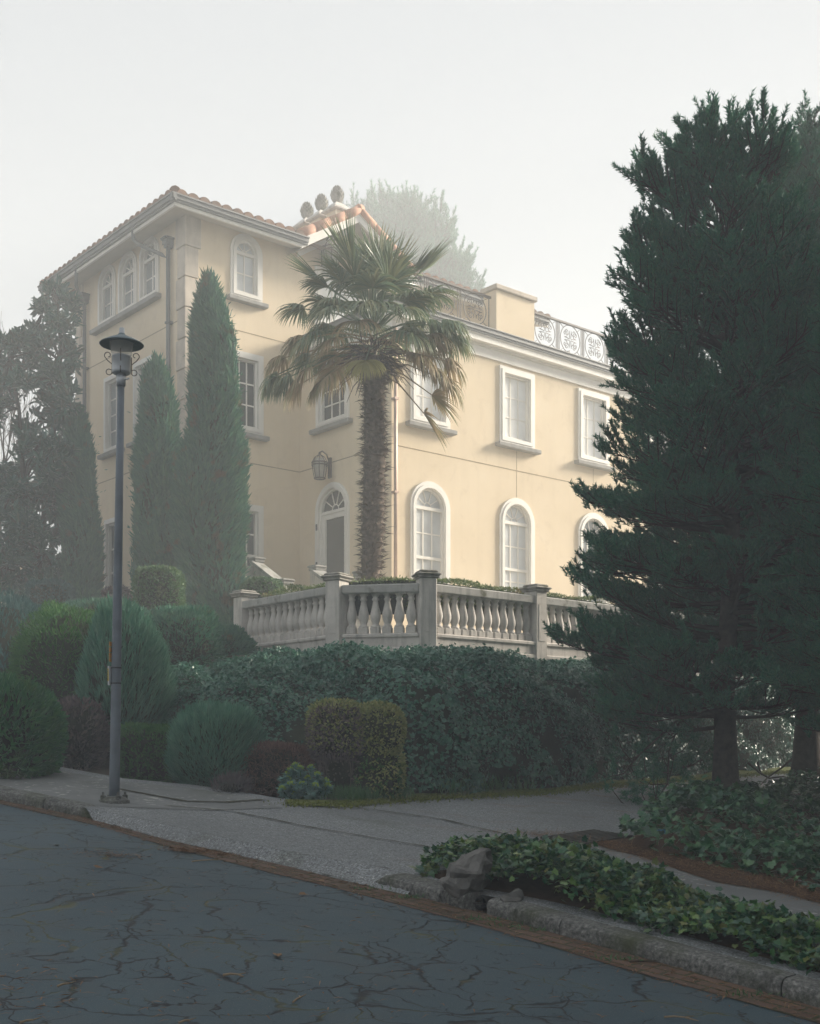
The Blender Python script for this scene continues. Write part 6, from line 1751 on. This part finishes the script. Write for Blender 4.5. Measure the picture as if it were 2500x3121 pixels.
yk = G(1550, 2750, .1).y
rock('rock', 'smaller dark rock half sunk behind the kerb', [P(1527, 2735, yk), P(1540, 2712, yk), P(1585, 2715, yk + .1), P(1600, 2735, yk + .1), P(1585, 2752, yk - .05), P(1535, 2752, yk - .05), P(1560, 2740, yk + .3)], 2)
yk = G(1600, 2640, .1).y
rock('rock', 'flat pale rock peeping out of the ivy at the pavement side', [P(1570, 2620, yk), P(1590, 2603, yk + .05), P(1620, 2606, yk + .1), P(1632, 2625, yk + .1), P(1600, 2650, yk), P(1580, 2640, yk + .3)], 3)
yk = G(1440, 2570, .1).y
rock('rock', 'low mossy stone lump behind the pointed rock', [P(1400, 2590, yk), P(1412, 2566, yk), P(1450, 2562, yk + .1), P(1475, 2572, yk + .1), P(1480, 2596, yk), P(1440, 2600, yk + .3), P(1430, 2600, yk - .1)], 4)
# pipe mouth in the gap of the kerb
p = G(1462, 2775, .0); b = MB(); dq = Vector((.45, .89, .05)).normalized(); c0 = p + Z3 * .045 + dq * .02
s_ = dq.cross(Z3).normalized(); u_ = s_.cross(dq); vs = []
for o_, rr_ in ((0, .05), (0, .042), (.5, .042), (.5, .05)):
    for q in range(16): w_ = q * math.pi / 8; vs.append(c0 + dq * o_ + (s_ * math.cos(w_) + u_ * math.sin(w_)) * rr_)
b.add(vs, [(a * 16 + q, a * 16 + (q + 1) % 16, ((a + 1) % 4) * 16 + (q + 1) % 16, ((a + 1) % 4) * 16 + q) for a in (0, 1, 3) for q in range(16)], True)
tag(b.build('drain_pipe', MAT['black']), 'black drain pipe mouth in the gap between two kerb stones', 'pipe')
# drain grate
p = G(1795, 2552, .118); b = MB(); d = (G(1880, 2540, .118) - G(1720, 2565, .118)).normalized(); nn = Vector((-d.y, d.x, 0))
zz = Vector((GA * d.x + GB * d.y, 0, 0)).x
dd_ = Vector((d.x, d.y, GA * d.x + GB * d.y)); n3 = Vector((nn.x, nn.y, GA * nn.x + GB * nn.y)); u3 = dd_.cross(n3).normalized()
for q in range(9): b.box(p, dd_, n3, u3, -.55, .55, -.2 + q * .05, -.172 + q * .05, -.01, .012)
for q in (-.55, 0, .53): b.box(p, dd_, n3, u3, q, q + .03, -.21, .23, -.011, .010)
tag(b.build('drain_grate', MAT['grate']), 'long iron drain grate set across the driveway by the ivy bed', 'grate')
# bit of blue plastic in the ivy bed
b = MB(); yb_ = G(2030, 2560, .1).y; b.add([P(1998, 2528, yb_ - .3), P(2030, 2527, yb_ - .3), P(2031, 2562, yb_ - .35), P(2018, 2550, yb_ - .34), P(1999, 2530, yb_ - .27), P(2031, 2529, yb_ - .27), P(2032, 2562, yb_ - .32), P(2018, 2552, yb_ - .31)], [(0, 1, 2, 3), (4, 5, 6, 7), (0, 1, 5, 4), (1, 2, 6, 5), (2, 3, 7, 6), (3, 0, 4, 7)])
tag(b.build('plastic_scrap', MAT['blue']), 'torn scrap of blue plastic in the ivy bed', 'scrap')

# leaves and twigs lying on the road
r = random.Random(9)
def twig(label, u0, v0, u1, v1, h=.012, rr_=.0055, mat='straw', bend=.02):
    p0, p1 = G(u0, v0, h), G(u1, v1, h); m = (p0 + p1) / 2 + Vector((bend, bend, .004)); b = MB()
    b.tube([p0, p0.lerp(m, .5) + Vector((0, .004, .003)), m, m.lerp(p1, .5), p1], [rr_, rr_ * .9, rr_ * .8, rr_ * .7, rr_ * .4], 6)
    b.tube([m, m + (p1 - p0) * .18 + Vector((.02, .02, .005))], [rr_ * .6, rr_ * .3], 5)
    return tag(b.build('twig', MAT[mat]), label, 'twig', 'twigs on the road')
twig('long pale twig on the asphalt beside the brick gutter, nearest the driveway', 585, 2626, 672, 2621)
twig('straight pale twig lying in the middle of the road', 680, 2972, 742, 2977, rr_=.007)
twig('forked brown twig pointing up the road near the middle', 893, 3055, 912, 3035)
twig('pale twig on the road at the lower left', 175, 3006, 210, 2999)
twig('thin twig across the brick gutter near the right-hand kerb', 1920, 2932, 2020, 2936, mat='twig')
twig('pale twig in the gutter close to the lower right corner', 2025, 3100, 2130, 3112)
twig('small twig at the lower edge of the road, left of centre', 545, 3118, 575, 3113)
twig('pale twig at the bottom left corner of the road', 60, 3118, 100, 3112)
def road_leaf(label, u, v, s_=.05, mat='ivyveins'):
    p = np.array([tuple(G(u, v, .012))]); rr_ = np.random.default_rng(int(u)); V, Fc = leaves(p, rvec(rr_, 1) * np.array([1, 1, .1]), np.array([[.15, -.3, 1.0]]), s_, s_ * .75, 'ivylo')
    return tag(np_obj('fallen_leaf', [(V, Fc, 0, False)], MAT[mat]), label, 'leaf', 'fallen leaves on the road')
for u, v, lab in ((932, 2724, 'orange fallen leaf alone on the asphalt near the gutter'), (845, 2907, 'curled tan leaf in a crack right of the middle twig'), (830, 2645, 'brown leaf on the brick gutter by the driveway edge'), (970, 2684, 'pale leaf on the gutter before the driveway ends'), (290, 2642, 'brown leaf at left on the smooth asphalt'), (170, 2575, 'small leaf on the asphalt near the left kerb')):
    road_leaf(lab, u, v, .07)
# scattered needles and crumbs
rn = np.random.default_rng(120); n_ = 2600; LLp = []
ed = resample([G(u, v) for u, v in edge_px], 300); asd = resample(asph, 300)
pp_ = []
for i in range(n_):
    q = rn.integers(0, 300); f = rn.random() * 1.2
    p = ed[q].lerp(asd[min(299, q)], f); pp_.append((p.x + rn.normal(0, .05), p.y + rn.normal(0, .05)))
for cx_, cy_, m_, s_ in [(*G(600, 2597).xy, 330, .14), (*G(560, 2596).xy, 160, .10), (*G(310, 2607).xy, 110, .14), (*G(385, 2612).xy, 90, .12), (*G(700, 2606).xy, 240, .16), (*G(40, 2990).xy, 60, .22), (*G(110, 3060).xy, 60, .25)]:
    for i in range(m_): pp_.append((cx_ + rn.normal(0, s_), cy_ + rn.normal(0, s_ * .5)))
for i in range(500): q = G(rn.uniform(0, 2300), rn.uniform(2560, 3110)); pp_.append((q.x, q.y))
pp_ = np.array([(a, b_, hill(a, b_) + .014) for a, b_ in pp_]); m_ = len(pp_)
tag(np_obj('road_litter', [(*leaves(pp_, rvec(rn, m_) * np.array([1, 1, .05]), rvec(rn, m_) * .2 + np.array([0, 0, 1]), rn.uniform(.02, .10, m_), rn.uniform(.004, .010, m_), 'quad'), 0, False)], MAT['needle_litter']), 'scattered pine needles and crumbs along the brick gutter', 'litter', kind='stuff')
# weeds in the gutter
rn = np.random.default_rng(121); wp = []
for u, v, m_ in ((1470, 2806, 50), (1250, 2738, 60), (1640, 2838, 30), (1120, 2712, 30), (1900, 2925, 40), (2270, 3035, 30), (1560, 2826, 25)):
    q = G(u, v, .012)
    for i in range(m_): wp.append((q.x + rn.normal(0, .07), q.y + rn.normal(0, .03), q.z))
wp = np.array(wp)
tag(np_obj('gutter_weeds', [(*leaves(wp, unit(np.array([0, 0, .8]) + .8 * rvec(rn, len(wp))), rvec(rn, len(wp)), rn.uniform(.02, .05, len(wp)), .008, 'quad'), 0, False)], MAT['grass']), 'small green weeds sprouting in the brick gutter', 'weeds', kind='stuff')

# ------------------------------------------------------------------ fog
t = bpy.data.materials.new('fog'); t.use_nodes = True
for n in list(t.node_tree.nodes):
    if n.type != 'OUTPUT_MATERIAL': t.node_tree.nodes.remove(n)
pv = t.node_tree.nodes.new('ShaderNodeVolumePrincipled')
pv.inputs['Color'].default_value = (.925, .96, .985, 1)
pv.inputs['Density'].default_value = FOG = 0.0083
pv.inputs['Anisotropy'].default_value = 0.1
t.node_tree.links.new(pv.outputs[0], t.node_tree.nodes['Material Output'].inputs['Volume'])
b = MB(); b.box((0, 0, 0), (1, 0, 0), (0, 1, 0), (0, 0, 1), -90, 54, -42, 128, -5.5, 40)
hz = tag(b.build('haze', t), kind='stuff')
